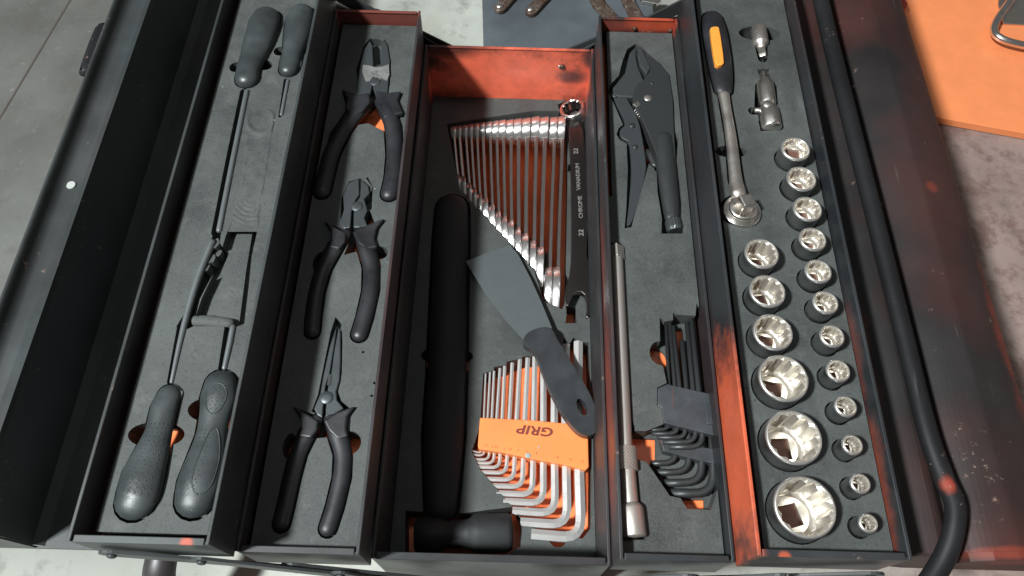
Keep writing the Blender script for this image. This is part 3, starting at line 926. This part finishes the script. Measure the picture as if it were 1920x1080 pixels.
dimples(dD, z, .62, [-.5, -.2, .1, .4], (.04, .30), tD)
panel(dD, z, .62, .46, .98, -.35, .55, tD); panel(dD, z, .62, .02, .34, -.05, .6, tD)
# torn foam scraps and ripples in the melted part
t = thing('foam_scraps', 'torn scraps of foam and melted plastic in the left tray between the screwdrivers', 'foam scraps', (*Q(405, 480, F1), F1 - 8))
m = MB()
for i, (px, py, s_) in enumerate([(405, 462, 13), (398, 488, 12), (390, 505, 8), (431, 418, 8), (424, 432, 7), (409, 475, 10)]):
    x, y = Q(px, py, F1 - 4); s_ *= .38
    pts = []
    for k in range(9):
        a = 2 * math.pi * k / 9; rr = s_ * random.uniform(.65, 1.15); pts.append((x + rr * math.cos(a), y + rr * math.sin(a) * 1.25))
    h0 = random.uniform(-2, 1.5)
    m.prism(pts, F1 - 12, (lambda X, Y, h0=h0, x=x, y=y: F1 - 1 + h0 + (X - x) * .25 - (Y - y) * .2 + random.uniform(-.8, .8))); m.build('scrap', FOAM_SOFT, t, bevel=.7); m = MB()
m = MB()
for k in range(11):
    px, py = 499 + random.uniform(-9, 9), 238 + random.uniform(-8, 18)
    x, y = Q(px, py, F1 - 1)
    pts = [(x + random.uniform(.4, 2.2) * math.cos(a), y + random.uniform(.4, 2.2) * math.sin(a)) for a in [0, 1.3, 2.5, 3.8, 5.1]]
    m.prism(pts, F1 - 2.5, (lambda X, Y: F1 - 1.2 + random.uniform(0, 1.8))); m.build('glue_flake', CHROME, t); m = MB()
m = MB(); m.smooth = True
m.tube([(p[0], p[1], F1 - 5, p[3]) for p in TP([(366, 602, 11), (395, 603, 12), (430, 607, 11)], F1 - 5)], 14, .8, True, 3)
m.build('foam_roll', FOAM_SOFT, t)

# ================================================================== PLIERS
def pliers(label, gR, gL, guardR, guardL, jaws, pivot, z, extra=None, jm=OXIDE_B, gm=RUBBER_D):
    t = thing('pliers', label, 'pliers', (*Q(pivot[0], pivot[1], z), z - 12), 'pliers in the inner left tray')
    for g_, gu in ((gR, guardR), (gL, guardL)):
        m = MB(); m.smooth = True; m.tube(TP(g_, z), 20, .72, True, 7); o = m.build('grip', gm, t)
        m = MB(); q = PL(gu, z); cx = sum(p[0] for p in q) / len(q); cy = sum(p[1] for p in q) / len(q)
        m.prism(q, z - 6, z + 5.6)
        m.build('guard', gm, o, bevel=2.0, seg=3)
    for j in jaws:
        m = MB(); m.prism(PL(j, z), z - 7, z + 3.2); m.build('jaw', jm, t, bevel=.9)
    x, y = Q(*pivot, z + 4)
    m = MB(); m.smooth = True; m.lathe((x, y, z + 1), [(5.2, 0), (5.2, 2.6), (4.9, 2.9), (1.5, 3.0)], 28); m.build('pivot', jm, t)
    return t
z = F2 - 1
t1 = pliers('combination pliers with scraped silver jaw, topmost of the three pliers', g1R, g1L,
    [(706, 176), (730, 180), (754, 177), (747, 194), (758, 219), (745, 222), (722, 228), (707, 204)],
    [(694, 180), (672, 184), (641, 172), (652, 190), (648, 210), (662, 226), (682, 215), (696, 198)],
    [[(700, 168), (706, 184), (727, 184), (729, 160), (732, 118), (727, 88), (720, 76), (716, 86), (715, 124), (702, 128), (700, 150)],
     [(698, 168), (694, 184), (676, 184), (672, 160), (675, 130), (684, 96), (694, 80), (699, 88), (701, 124), (700, 150)]], (703, 152), z)
zz = z + 3.5
m = MB(); m.prism(PL([(681, 122), (692, 123), (704, 127), (717, 125), (729, 121), (730, 140), (726, 151), (717, 147), (709, 152), (700, 143), (694, 152), (686, 153), (682, 142), (679, 134)], zz), zz - 2, zz + .35); m.build('scraped_patch', BARE, t1)
t2 = pliers('side cutting pliers, middle of the three pliers in the inner left tray', g2R, g2L,
    [(662, 440), (690, 427), (723, 414), (708, 434), (704, 452), (710, 470), (688, 474), (672, 462)],
    [(652, 442), (632, 432), (609, 418), (622, 438), (624, 455), (618, 470), (638, 474), (650, 458)],
    [[(664, 404), (664, 430), (676, 430), (690, 426), (684, 412), (690, 398), (684, 376), (694, 366), (692, 352), (678, 340), (676, 372), (668, 384)],
     [(660, 402), (658, 430), (646, 432), (638, 420), (646, 396), (644, 370), (654, 346), (674, 338), (675, 368), (664, 384)]], (669, 386), z)
t3 = pliers('long nose pliers, lowest of the three pliers in the inner left tray', g3R, g3L,
    [(608, 792), (634, 776), (669, 764), (654, 784), (652, 808), (656, 822), (634, 828), (618, 812)],
    [(600, 792), (580, 780), (551, 764), (564, 782), (568, 806), (562, 822), (586, 826), (598, 810)],
    [[(612, 770), (612, 784), (628, 778), (646, 768), (633, 752), (632, 736), (638, 716), (640, 680), (640, 625), (636, 616), (628, 660), (622, 705), (616, 730)],
     [(607, 770), (606, 786), (596, 780), (590, 768), (602, 740), (608, 705), (620, 650), (633, 612), (630, 640), (620, 702), (612, 726)]], (612, 745), z)
m = MB(); m.prism(PL([(616, 701), (622, 702), (619, 722), (613, 722)], z + 4), z, z + 3.8); m.build('cutter_notch', OXIDE, t3)

# ================================================================== HAMMER
zc = F3 - 2
t = thing('hammer', 'black hammer with thick handle lying in shadow on the left of the base box', 'hammer', (*Q(830, 980, zc), zc - 14))
m = MB(); m.smooth = True; m.tube(TP(hm_handle, zc), 26, .8, True, 6); m.build('handle', HAMMER_B, t)
A = Vector((*Q(778, 1004, zc + 2), zc + 2)); Bv = Vector((*Q(962, 998, zc + 2), zc + 2)); d = Bv - A; L = d.length
m = MB(); m.smooth = True
m.lathe(A, [(12, 0), (14.5, 1), (14.5, 20), (11.5, 27), (11.5, L * .50), (13, L * .56), (16, L * .60), (16.4, L * .66), (16.4, L * .94), (14.5, L * .99), (4, L * 1.0)], 32, d)
m.build('head', HAMMER_B, t)

# ================================================================== SPANNERS
def spanner_outline(L, R1, W, J, jaw):
    """side view of a combination spanner in (u,v): u along; returns ring polygon, shaft polygon, jaw polygon"""
    ring = circ(0, 0, R1, R1, 48)
    shaft = [(-R1 * .6, -W * .55), (-R1 * .6, W * .55), (-L * .5, W * .45), (-L + J * .7, W * .5), (-L + J * .7, -W * .5), (-L * .5, -W * .45)]
    c = -L + J * .15
    w2 = jaw / 2
    pts = [(c + J * 1.5, W * .5), (c + J * .75, J * .86), (c + J * .35, J * .97), (c - J * .2, J * .80), (c - J * .75, J * .52), (c - J * 1.0, J * .34),
           (c - J * .95, J * .30 - w2 * .2), (c - J * .1, -J * .0), (c - J * .1, -J * .5), (c - J * .75, -J * .55), (c - J * .7, -J * .8), (c, -J * .98), (c + J * .7, -J * .8), (c + J * 1.5, -W * .5)]
    return ring, shaft, pts
tops = [847.8, 857.8, 869.3, 879.6, 890.7, 902.2, 915.6, 928.2, 941.1, 955.6, 970, 986.7, 1004.4, 1021, 1038.9, 1054]
topy = [236, 234, 232, 230, 228, 226, 224, 222, 220, 219, 217, 215, 212, 212, 212, 210]
lows = [(860.5, 354), (870, 360), (882, 375), (891, 387), (901, 399), (911, 411), (923.6, 427), (935.5, 443), (946.7, 455), (958, 466), (971.7, 484), (984, 498), (999, 515), (1012, 530), (1027, 574), (1042.5, 577)]

for i in range(16):
    s_ = 6 + i
    R1 = 4.2 + s_ * .62; J = 4.6 + s_ * .78; W = 5 + s_ * .42; tr = 3.3 + s_ * .235; ts = 2.1 + s_ * .13; tj = 4.0 + s_ * .19
    nx_ = min(i + 1, 15); pv_ = max(0, nx_ - 1)
    pt = (Q(tops[nx_], 215, F3)[0] - Q(tops[pv_], 215, F3)[0]); pj = (Q(lows[nx_][0], 460, F3)[0] - Q(lows[pv_][0], 460, F3)[0])
    tr = pt * .93; tj = pj * .95; ts = pt * .52
    zt_ = F3 + 2 + i * .3
    A = Vector((*Q(tops[i], topy[i] - 4, zt_), zt_)); Bv = Vector((*Q(lows[i][0], lows[i][1] + 3, zt_ - 4), zt_ - 4))
    d2 = Vector((A.x - Bv.x, A.y - Bv.y, 0)); L = d2.length - R1 - J; d2.normalize()
    sd = Vector((d2.y, -d2.x, 0))
    c0 = Vector((A.x, A.y, 0)) - d2 * R1
    zc = zt_ - R1
    ring, shaft, jw = spanner_outline(L, R1, W, J, s_ * .95)
    sl = ((zt_ - 4 - J) - zc) / L
    t = thing('spanner', 'chrome combination spanner standing on edge, ' + ('smallest, at the left end of the fan' if i == 0 else ('largest on edge, touching the flat one' if i == 15 else ORD[i] + ' from the left in the fan')), 'spanner', (c0.x, c0.y, B3), 'spanners nested on edge in the base box')
    def P3(u, v, w_, tilt=0.):
        return c0 + d2 * u + Vector((0, 0, zc + v - sl * u * 1.0 + (.27 * w_ if not tilt else 0))) + sd * (w_ + tilt * v)
    def solid(poly, th, offs, mt, nm, bev, hole=None, tw=0., lean=0., sm=True):
        mm = MB(); n = len(poly)
        dj = lambda u: offs + tw * u
        V = [P3(u, v, -th / 2 + dj(u), lean) for u, v in poly] + [P3(u, v, th / 2 + dj(u), lean) for u, v in poly]
        if hole is None:
            fs = [tuple(range(n)), tuple(range(n, 2 * n))[::-1]] + [(k, n + k, n + (k + 1) % n, (k + 1) % n) for k in range(n)]
        else:
            V += [P3(u, v, -th / 2 + dj(u)) for u, v in hole] + [P3(u, v, th / 2 + dj(u)) for u, v in hole]
            fs = []
            for k in range(n):
                j = (k + 1) % n
                fs += [(k, n + k, n + j, j), (2 * n + k, 2 * n + j, 3 * n + j, 3 * n + k), (k, j, 2 * n + j, 2 * n + k), (n + k, 3 * n + k, 3 * n + j, n + j)]
        mm.add(V, fs, sm)
        return mm.build(nm, mt, t, bevel=bev)
    hl = [(R1 * (.66 if k % 2 else .60) * math.cos(2 * math.pi * k / 48), R1 * (.66 if k % 2 else .60) * math.sin(2 * math.pi * k / 48)) for k in range(48)]
    solid(ring, tr, 0, CHROME_S, 'ring_end', 1.6, hl)
    solid(shaft, ts * .74, -ts * .2, SHAFT_S, 'shaft', .35, None, 0., .42, False)
    solid(jw, tj, 0, CHROME_S, 'open_end', 1.5)
# flat size 22 spanner
zf = F3 - 1
t = thing('spanner', 'large flat spanner stamped 22 chrome vanadium, lying right of the fan', 'spanner', (*Q(1085, 400, zf), zf - 6), 'spanners nested on edge in the base box')
m = MB(); m.plate(PL(smooth_poly([(1064, 222), (1092, 228), (1100, 300), (1102, 440), (1109, 520), (1112, 545), (1112, 575), (1104, 596), (1098, 596), (1102, 570), (1094, 548), (1078, 548), (1070, 566), (1064, 578), (1057, 560), (1060, 540), (1070, 510), (1072, 440), (1070, 300)], 1), zf), [], zf - 7, zf + 1)
m.build('shaft', m_metal('dark_chrome', (.15, .135, .13), .2, .95, .05), t, bevel=1.2)
A = Q(1074, 207, zf + 5)
ax = Vector((-.32, .10, 1)).normalized()
m = MB(); m.smooth = True
rr = 15.0
m.lathe((A[0], A[1], zf + 4), [(lambda i, n: rr * .96, -7), (lambda i, n: rr, -5), (lambda i, n: rr, 4), (lambda i, n: rr - 1.2, 5.6), (lambda i, n: 12.2, 5.6)], 48, ax)
m.smooth = False
m.lathe((A[0], A[1], zf + 4), [(lambda i, n: 12.2, 5.6), (star(11.6, 10.2), 4.6), (star(11.6, 10.2), -7)], 48, ax)
m.build('ring_end', CHROME, t)
for s_, px, py, sz in (('22', 1080, 283, 7.2), ('VANADIUM', 1084, 331, 6.0), ('CHROME', 1088.5, 388, 6.0), ('22', 1090, 436, 7.2)):
    x, y = Q(px, py, zf + 1.2)
    text('stamped_text', s_, ENGR, x, y, zf + 1.15, sz, R(90 + 1.5), t, .12, 0, .12, 1.15)

# ================================================================== HEX KEYS
zk = F3 - 3
topsK = [(910.7, 700), (919, 697), (926.5, 696), (937.6, 691), (946.5, 687), (960.6, 681), (975, 673), (989.6, 672), (1003, 669), (1019, 660), (1040, 652), (1061, 647), (1084, 642)]
midK = [907, 914, 922, 931, 941.5, 955, 968.6, 984, 1000.7, 1018.5, 1039, 1060, 1083]
botx = [903, 907, 916, 925, 936, 948.7, 962.7, 979, 997.7, 1018, 1040, 1063, 1089]
leg = [(875.4, 843), (874.5, 851), (878, 861), (883, 868), (889, 875.5), (898.8, 885.5), (907, 898), (918, 911), (930.8, 925), (943.6, 940), (960.6, 958), (975.5, 979), (996, 1002)]
legy = [850, 855, 862, 869, 877, 887, 900, 913, 928, 944, 963, 985, 1010]
wd = [1.5, 1.9, 2.2, 2.6, 3.0, 3.4, 3.9, 4.4, 5.0, 5.7, 6.5, 7.4, 8.5]
zh = F3 + 2.5
hold = thing('hex_key_holder', 'orange plastic hex key holder printed GRIP, under the scraper handle', 'key holder', (*Q(1000, 830, zh), zh - 12))
def lkey(tp, mid, bot, lg, ly, wmm, z, t, sides=6, mat=HEXM, name='key', bend=None):
    r = wmm / 2 / (math.cos(math.pi / 6) if sides == 6 else 1)
    T_ = Vector((*Q(*tp, z), z)); Mm = Vector((*Q(*mid, z), z)); C0 = Vector((*Q(*bot, z), z)); Lg = Vector((*Q(*lg, z), z))
    corner = Vector((*Q(bot[0] + .5, ly, z), z))
    br = bend or wmm * 2.1 + 1.5
    up = (Mm - corner).normalized(); lf = (Lg - corner).normalized()
    pts = [T_, Mm, corner + up * br * 1.6]
    c = corner
    a = corner + up * br; b = corner + lf * br
    pts = [T_, Mm]
    for k in range(7):
        q = k / 6
        p = a * (1 - q) ** 2 + c * 2 * q * (1 - q) + b * q * q
        # rounder than a quadratic
        pts.append(p * .85 + (a * (1 - q) + b * q + (c - (a + b) / 2) * 1.17 * math.sin(q * math.pi) * .8) * .15)
    pts.append(Lg)
    m = MB(); m.smooth = (sides != 6)
    m.tube([(p.x, p.y, p.z, r) for p in pts], sides, 1, False, 1)
    return m.build(name, mat, t)
for i in range(13):
    nm = 'smallest, at the left end of the orange holder' if i == 0 else ('largest, at the right end of the orange holder' if i == 12 else ORD[i] + ' smallest in the orange holder')
    z_ = zk + wd[i] * .1
    t = lkey(topsK[i], (midK[i], 790), (botx[i], 860 if i > 6 else 840), leg[i], legy[i], wd[i], z_, None, name='hex_key')
    t.parent = None
    tag(t, 'silver hex key, ' + nm, 'hex key', 'silver hex keys in the orange holder')
hp_ = smooth_poly(PL([(900, 783), (1000, 788), (1062, 794), (1102, 798), (1104, 876), (1098, 882), (1060, 872), (1000, 861), (940, 848), (898, 842), (896, 835)], zh + 3), 0)
m = MB(); m.prism(hp_, zh - 13, zh + 3.4); m.build('body', ORANGE, hold, bevel=.9)
x, y = Q(1005, 807, zh + 3.5)
text('printed_name', 'GRIP', INK, x, y, zh + 3.5, 11.5, R(180 - 4.5), hold, .08, .15, .35, 1.36)
for k, (px, py, s_) in enumerate([(912, 835, '1.5'), (923, 836.5, '2'), (931, 838, '2.5'), (946, 841, '3'), (957, 842, '3.5'), (972, 844, '4'), (988, 847, '5'), (1006, 850, '6'), (1046, 857, '8'), (1071, 861, '10'), (1093, 865, '12')]):
    x, y = Q(px, py, zh + 3.5); text('printed_size', s_, INK, x, y, zh + 3.45, 2.9, R(180 - 6), hold, .05)
m = MB(); m.smooth = True; x, y = Q(990, 854, zh + 3.5); m.lathe((x, y, zh + 3.2), [(2.6, 0), (2.5, .35), (1.8, .7)], 18); m.build('paint_blob', SPOTM, hold)
for px, py, r in ((1010, 839, 1.2), (988, 792, .8), (1015, 790, .7)):
    m = MB(); x, y = Q(px, py, zh + 3.5); m.lathe((x, y, zh + 3.2), [(r, 0), (r * .7, .5)], 10); m.build('paint_blob', SPOTM, hold)

# ================================================================== SCRAPER
zs_ = F3 + 11
t = thing('scraper', 'grey paint scraper with wide blade lying across the spanners and hex keys', 'scraper', (*Q(1010, 640, zs_), zs_))
ble = PL([(873, 491), (914, 474), (956, 459), (972, 478), (996, 526), (1016, 572), (1036, 622), (985, 645), (950, 606), (912, 556)], F3 + 6)
m = MB(); cy_ = Q(1000, 630, F3 + 6)[1]
m.prism(ble, lambda X, Y: zs_ - (Y - cy_) * .05 - 1, lambda X, Y: zs_ - (Y - cy_) * .05 - .1); m.build('blade', m_metal('dull_blade_steel', (.125, .14, .145), .42, .35, .12, .15, (.16, .16, .15)), t, bevel=.15, seg=1)
ho = smooth_poly(PL([(980, 640), (986, 626), (1004, 616), (1026, 612), (1038, 620), (1044, 636), (1054, 650), (1070, 678), (1098, 722), (1118, 764), (1124, 796), (1117, 813), (1099, 819), (1077, 806), (1052, 772), (1034, 738), (1020, 706), (1008, 672), (1000, 656), (984, 648)], zs_ + 6), 2)
hh = [(x, y) for x, y in circ(*Q(1091, 763, zs_ + 6), 4.2, 8.2, 20, R(20))]
m = MB(); m.plate(ho, [hh], zs_ - 4, zs_ + 6.5); m.build('handle', HANDLE_P, t, bevel=3.4, seg=4)

# ================================================================== LOCKING PLIERS
z = F2 - 2
t = thing('locking_pliers', 'dark locking pliers with adjusting screw, upper half of the inner right tray', 'pliers', (*Q(1210, 250, z), z - 10))
m = MB(); m.prism(PL([(1206, 98), (1214, 106), (1236, 122), (1254, 144), (1261, 193), (1263, 246), (1266, 300), (1240, 318), (1226, 284), (1214, 254), (1199, 222), (1186, 198), (1185, 183), (1192, 163), (1206, 153), (1218, 136), (1208, 104)], z), z - 8, z + 3.5); m.build('body', OXIDE, t, bevel=2.4, seg=3)
m = MB(); m.smooth = True; m.tube(TP([(1245, 262, 18), (1248, 300, 20), (1253, 345, 18.5), (1258, 385, 17), (1260, 408, 14.5)], z - 1), 20, .72, True, 6); m.build('fixed_handle', OXIDE, t)
m = MB(); m.prism(PL([(1193, 88), (1180, 102), (1171, 140), (1148, 168), (1150, 182), (1160, 184), (1186, 186), (1200, 178), (1207, 154), (1196, 128), (1192, 108)], z), z - 7, z + 2.6); m.build('lower_jaw', OXIDE_B, t, bevel=1.6, seg=3)
m = MB(); m.prism(PL([(1195, 90), (1204, 99), (1219, 133), (1211, 146), (1198, 128), (1194, 108)], z), z - 6, z + 4.6); m.build('upper_jaw', OXIDE_B, t, bevel=1.2)
m = MB(); m.prism(PL(smooth_poly([(1150, 172), (1166, 170), (1186, 204), (1198, 228), (1206, 268), (1212, 310), (1210, 328), (1202, 364), (1187, 413), (1181, 424), (1174, 424), (1178, 396), (1184, 330), (1183, 298), (1179, 266), (1166, 261), (1161, 250), (1164, 242), (1172, 236), (1169, 222), (1150, 186)], 1), z), z - 8, z + 1.2); m.build('lever', OXIDE_B, t, bevel=1.5, seg=3)
m = MB(); m.smooth = True; m.tube(TP([(1203, 300, 8), (1215, 285, 7), (1222, 296, 7), (1228, 308, 8)], z - 5), 10, .6, True, 4); m.build('release_link', OXIDE, t)
for px, py, r in ((1215, 183, 4.2), (1186, 232, 3.2), (1192, 272, 2.8), (1154, 175, 3.4), (1223, 155, 2.2)):
    m = MB(); m.smooth = True; x, y = Q(px, py, z + 4); zz = z + (3 if px > 1200 else 1.2)
    m.lathe((x, y, zz), [(r, 0), (r * .9, .7), (r * .5, 1.2)], 18); m.build('rivet', OXIDE if r < 4 else NICKEL_D, t)
m = MB(); m.smooth = True; N = 100
A = Vector((*Q(1190, 205, z + 1), z + 1)); Bv = Vector((*Q(1224, 250, z - 1), z - 1)); d = Bv - A; u = d.normalized().orthogonal().normalized(); v_ = d.normalized().cross(u)
m.tube([(*(A + d * (k / N) + u * 2. * math.cos(k * .75) + v_ * 2. * math.sin(k * .75)), .5) for k in range(N + 1)], 5, 1, True, 1); m.build('spring', NICKEL_D, t)
m = MB(); m.prism(PL([(1186, 196), (1196, 190), (1202, 197), (1194, 202)], z + 3), z, z + 3.9); m.build('spring_hook', NICKEL, t, bevel=.4)
m = MB(); m.smooth = False
A = Vector((*Q(1261, 412, z), z)); Bv = Vector((*Q(1266, 434, z), z)); d = Bv - A; L = d.length
m.lathe(A, [(lambda i, n: 6.0, 0), (lambda i, n: 7.0 + .35 * (i % 2), 1.5), (lambda i, n: 7.2 + .35 * (i % 2), L * .8), (lambda i, n: 6, L), (lambda i, n: .5, L)], 36, d); m.build('adjusting_screw', OXIDE_B, t)

# ================================================================== EXTENSION BAR
z = F2 + 1.5
BARM = m_metal('bar_steel', (.54, .49, .45), .44, .72, .08, .12)
t = thing('extension_bar', 'long steel extension bar with knurled collar along the left wall of the inner right tray', 'extension bar', (*Q(1170, 740, z), z - 8))
m = MB(); A = Vector((*Q(1154, 462, z), z)); Bv = Vector((*Q(1156, 486, z), z)); m.lathe(A, [(6.9, 0), (7.5, 1), (7.5, (Bv - A).length)], 4, Bv - A, a0=math.pi / 4 + .0); m.build('drive_square', BARM, t, bevel=.7)
m = MB(); m.smooth = True; m.tube(TP([(1156, 480, 12), (1163, 640, 13), (1172, 838, 14)], z), 20, 1, True, 4); m.build('shaft', BARM, t)
m = MB(); A = Vector((*Q(1173, 838, z), z)); Bv = Vector((*Q(1176, 884, z), z)); d = Bv - A; L = d.length; n = 44; m.smooth = False
prof = [(5.5, 0)]
K = 14
vs = []
for k in range(K + 1):
    prof.append(((lambda i, n, k=k: 7.7 + (.6 if (i + k) % 2 else 0)), .6 + (L - 1.2) * k / K))
prof.append((5.5, L)); m.lathe(A, prof, n, d); m.build('knurled_collar', BARM, t)
m = MB(); m.smooth = True; m.tube(TP([(1176, 880, 15.5), (1181, 945, 16.5)], z), 24, 1, True, 3); m.build('lower_shaft', BARM, t)
m = MB(); m.smooth = True; A = Vector((*Q(1182, 944, z), z)); Bv = Vector((*Q(1189, 1008, z), z)); d = Bv - A; L = d.length
m.lathe(A, [(6.6, 0), (8.6, 2.2), (9.2, 4), (9.2, L - 1), (8.4, L)], 30, d); m.build('socket_end', BARM, t)

# ================================================================== TORX KEYS
z = F2 - 6
th_ = thing('torx_key_holder', 'black plastic clip of small black star keys beside the extension bar', 'key holder', (*Q(1300, 780, z), z - 8))
m = MB(); m.prism(PL([(1233, 728), (1251, 720), (1342, 741), (1348, 819), (1320, 812), (1244, 793), (1241, 766), (1233, 760)], F2 - 1), F2 - 8, F2 - .5); m.build('upper_clip', PLASTIC_G, th_, bevel=.7)
m = MB(); m.prism(PL([(1320, 762), (1342, 763), (1343, 798), (1323, 798)], F2 - 2), F2 - 4, F2 + 1.2); m.build('clip_catch', PLASTIC_G, th_, bevel=.6)
m = MB(); m.prism(PL([(1238, 822), (1290, 836), (1348, 842), (1349, 872), (1330, 868), (1288, 858), (1244, 846)], F2 - 7), F2 - 16, F2 - 6.5); m.build('lower_clip', PLASTIC_G, th_, bevel=.7)
m = MB(); x, y = Q(1262, 745, F2 - .4); m.box(x - .25, x + .25, y - 9, y + 9, F2 - .8, F2 - .25); m.build('clip_seam', HOLE, th_)
TK = [  # top, mid, bend x, leg end, leg y, width
    ((1249, 610), (1256, 735), (1255, 795), (1213, 806), 805, 3.0),
    ((1256, 608), (1268, 738), (1272, 800), (1222, 813), 813, 3.4),
    ((1262, 612), (1278, 740), (1287, 806), (1232, 820), 821, 3.8),
    ((1288, 604), (1302, 745), (1305, 812), (1242, 829), 829, 4.2),
    ((1296, 598), (1313, 745), (1318, 820), (1254, 838), 838, 4.6),
    ((1300, 602), (1316, 745), (1268, 850), (1220, 869), 868, 4.6),
    ((1304, 600), (1320, 745), (1292, 856), (1228, 886), 885, 5.2),
    ((1309, 590), (1326, 745), (1316, 862), (1244, 906), 904, 6.0),
    ((1313, 578), (1331, 745), (1338, 868), (1256, 925), 926, 7.0)]
for i, (tp, md, bx, lg, ly, wmm) in enumerate(TK):
    low = i > 4
    zk_ = F2 - 6 - (5 if low else 0)
    if low:
        tp2 = (bx[0] - 8, 720) if i < 7 else tp
    o = lkey(tp if not low else (bx[0] + (tp[0] - md[0]) * .8, 640 if i < 8 else 590), (bx[0] - 3 if low else md[0], 760), (bx[0], bx[1]), lg, ly, wmm, zk_, None, 12, OXIDE, 'star_key', wmm * 2.6)
    o.parent = None
    tag(o, 'black star key, ' + ('smallest of the black set in the clip' if i == 0 else ('largest of the black set in the clip' if i == 8 else ORD[i] + ' smallest of the black set in the clip')), 'star key', 'black star keys in the clip')

# ================================================================== BACKGROUND
# slate sheet behind the toolbox with old straps on it
zb_ = 22
x0, y0 = Q(905, 82, zb_); x1, y1 = Q(1420, 90, zb_)
t = thing('steel_plate', 'dark grey painted plate lying on the floor behind the toolbox', 'plate', (40, 720, 0))
m = MB(); a = Q(903, -40, zb_); b = Q(907, 110, zb_)
m.prism([a, b, (175, b[1]), (175, a[1])], 0.5, zb_); m.build('plate_body', SLATE, t, bevel=.8)
for k, (pa, pb, w_) in enumerate((((938, 12), (985, -40), 9), ((996, 18), (1045, -35), 9))):
    zz = zb_ + 7
    A = Q(*pa, zz); B_ = Q(*pb, zz)
    st = thing('steel_strap', 'rusty riveted strap end on the grey plate, ' + ('left one' if k == 0 else 'right one'), 'strap', (A[0], A[1], zb_), 'rusty straps behind the toolbox')
    m = MB(); m.prism(capsule([(A[0], A[1], w_ * .85), (B_[0], B_[1], w_ * .85)]), zb_ + .2, zz); m.build('bar', RUST, st, bevel=1.4, seg=3)
    m = MB(); m.smooth = True; m.lathe((A[0] - 1, A[1] + .5, zz - .3), [(5.2, 0), (4.9, 1.4), (3.4, 2.7), (1., 3.3)], 22); m.build('rivet', NICKEL, st)
for k, pts in enumerate(([(1112, -20), (1122, 4), (1140, 24), (1165, 50)], [(1172, -20), (1180, 4), (1190, 22), (1205, 50)])):
    zz = zb_ + 6
    P_ = [(*Q(px, py, zz), 8.5 if k == 0 else 8.) for px, py in pts]
    st = MB(); st.prism(capsule(P_), zb_ + .2, zz); o = st.build('curved_strap', RUST, None, bevel=1.2)
    tag(o, 'brown curved metal strap on the grey plate, ' + ('farther left' if k == 0 else 'nearer the right side'), 'strap', 'curved straps behind the toolbox')
zz = zb_ + 5
m = MB(); m.prism(PL([(1198, -8), (1236, -8), (1240, 2), (1232, 7), (1204, 2)], zz), zb_ + .2, zz); o = m.build('metal_clip', NICKEL, None, bevel=.6)
tag(o, 'small pale metal clip at the top edge on the grey plate', 'clip')
# orange panel
zo = 12
t = thing('orange_panel', 'bright orange sheet metal panel on the floor at the upper right', 'panel', (*Q(1850, 60, zo), 0))
c1 = Q(1754, 219, zo); c2 = Q(1925, 250, zo)
dx, dy = c2[0] - c1[0], c2[1] - c1[1]
c0 = (c1[0] - dx * .9, c1[1] - dy * .9); c3 = (c1[0] + dx * 3, c1[1] + dy * 3)
L_ = 520
ln = math.hypot(dx, dy); nx, ny = -dy / ln, dx / ln
m = MB(); m.prism([c0, c3, (c3[0] + nx * L_, c3[1] + ny * L_), (c0[0] + nx * L_, c0[1] + ny * L_)], 1, zo); m.build('sheet', ORSHEET, t, bevel=1)
m = MB(); m.prism(PL([(1875, -30), (1960, -30), (1960, 48), (1882, 44), (1872, 8)], zo + 3), zo + .1, zo + 3); hp2 = m.build('latch_plate', NICKEL, t, bevel=1)
m = MB(); m.smooth = True; m.tube(TP([(1910, -20, 7), (1888, 10, 7), (1868, 40, 7), (1864, 60, 7), (1880, 74, 7), (1915, 84, 7), (1965, 92, 7)], zo + 14), 14, 1, True, 5); m.build('latch_handle', CHROME, t)
m = MB(); m.smooth = True; x, y = Q(1692, 2, zo + 20); m.lathe((x, y, zo), [(9, 0), (9, 16), (6, 19)], 20); o = m.build('red_cap', REDPL, None)
tag(o, 'dark red round cap beside the right lid at the top', 'cap')
# floor joint at the left
zz = .6
A = Q(150, -30, 0); Bv = Q(-20, 255, 0)
m = MB(); m.obox(A, Bv, 2.4, .1, .5); o = m.build('floor_joint', m_plain('joint_dirt', (.075, .06, .05), .9), None); tag(o, kind='structure')
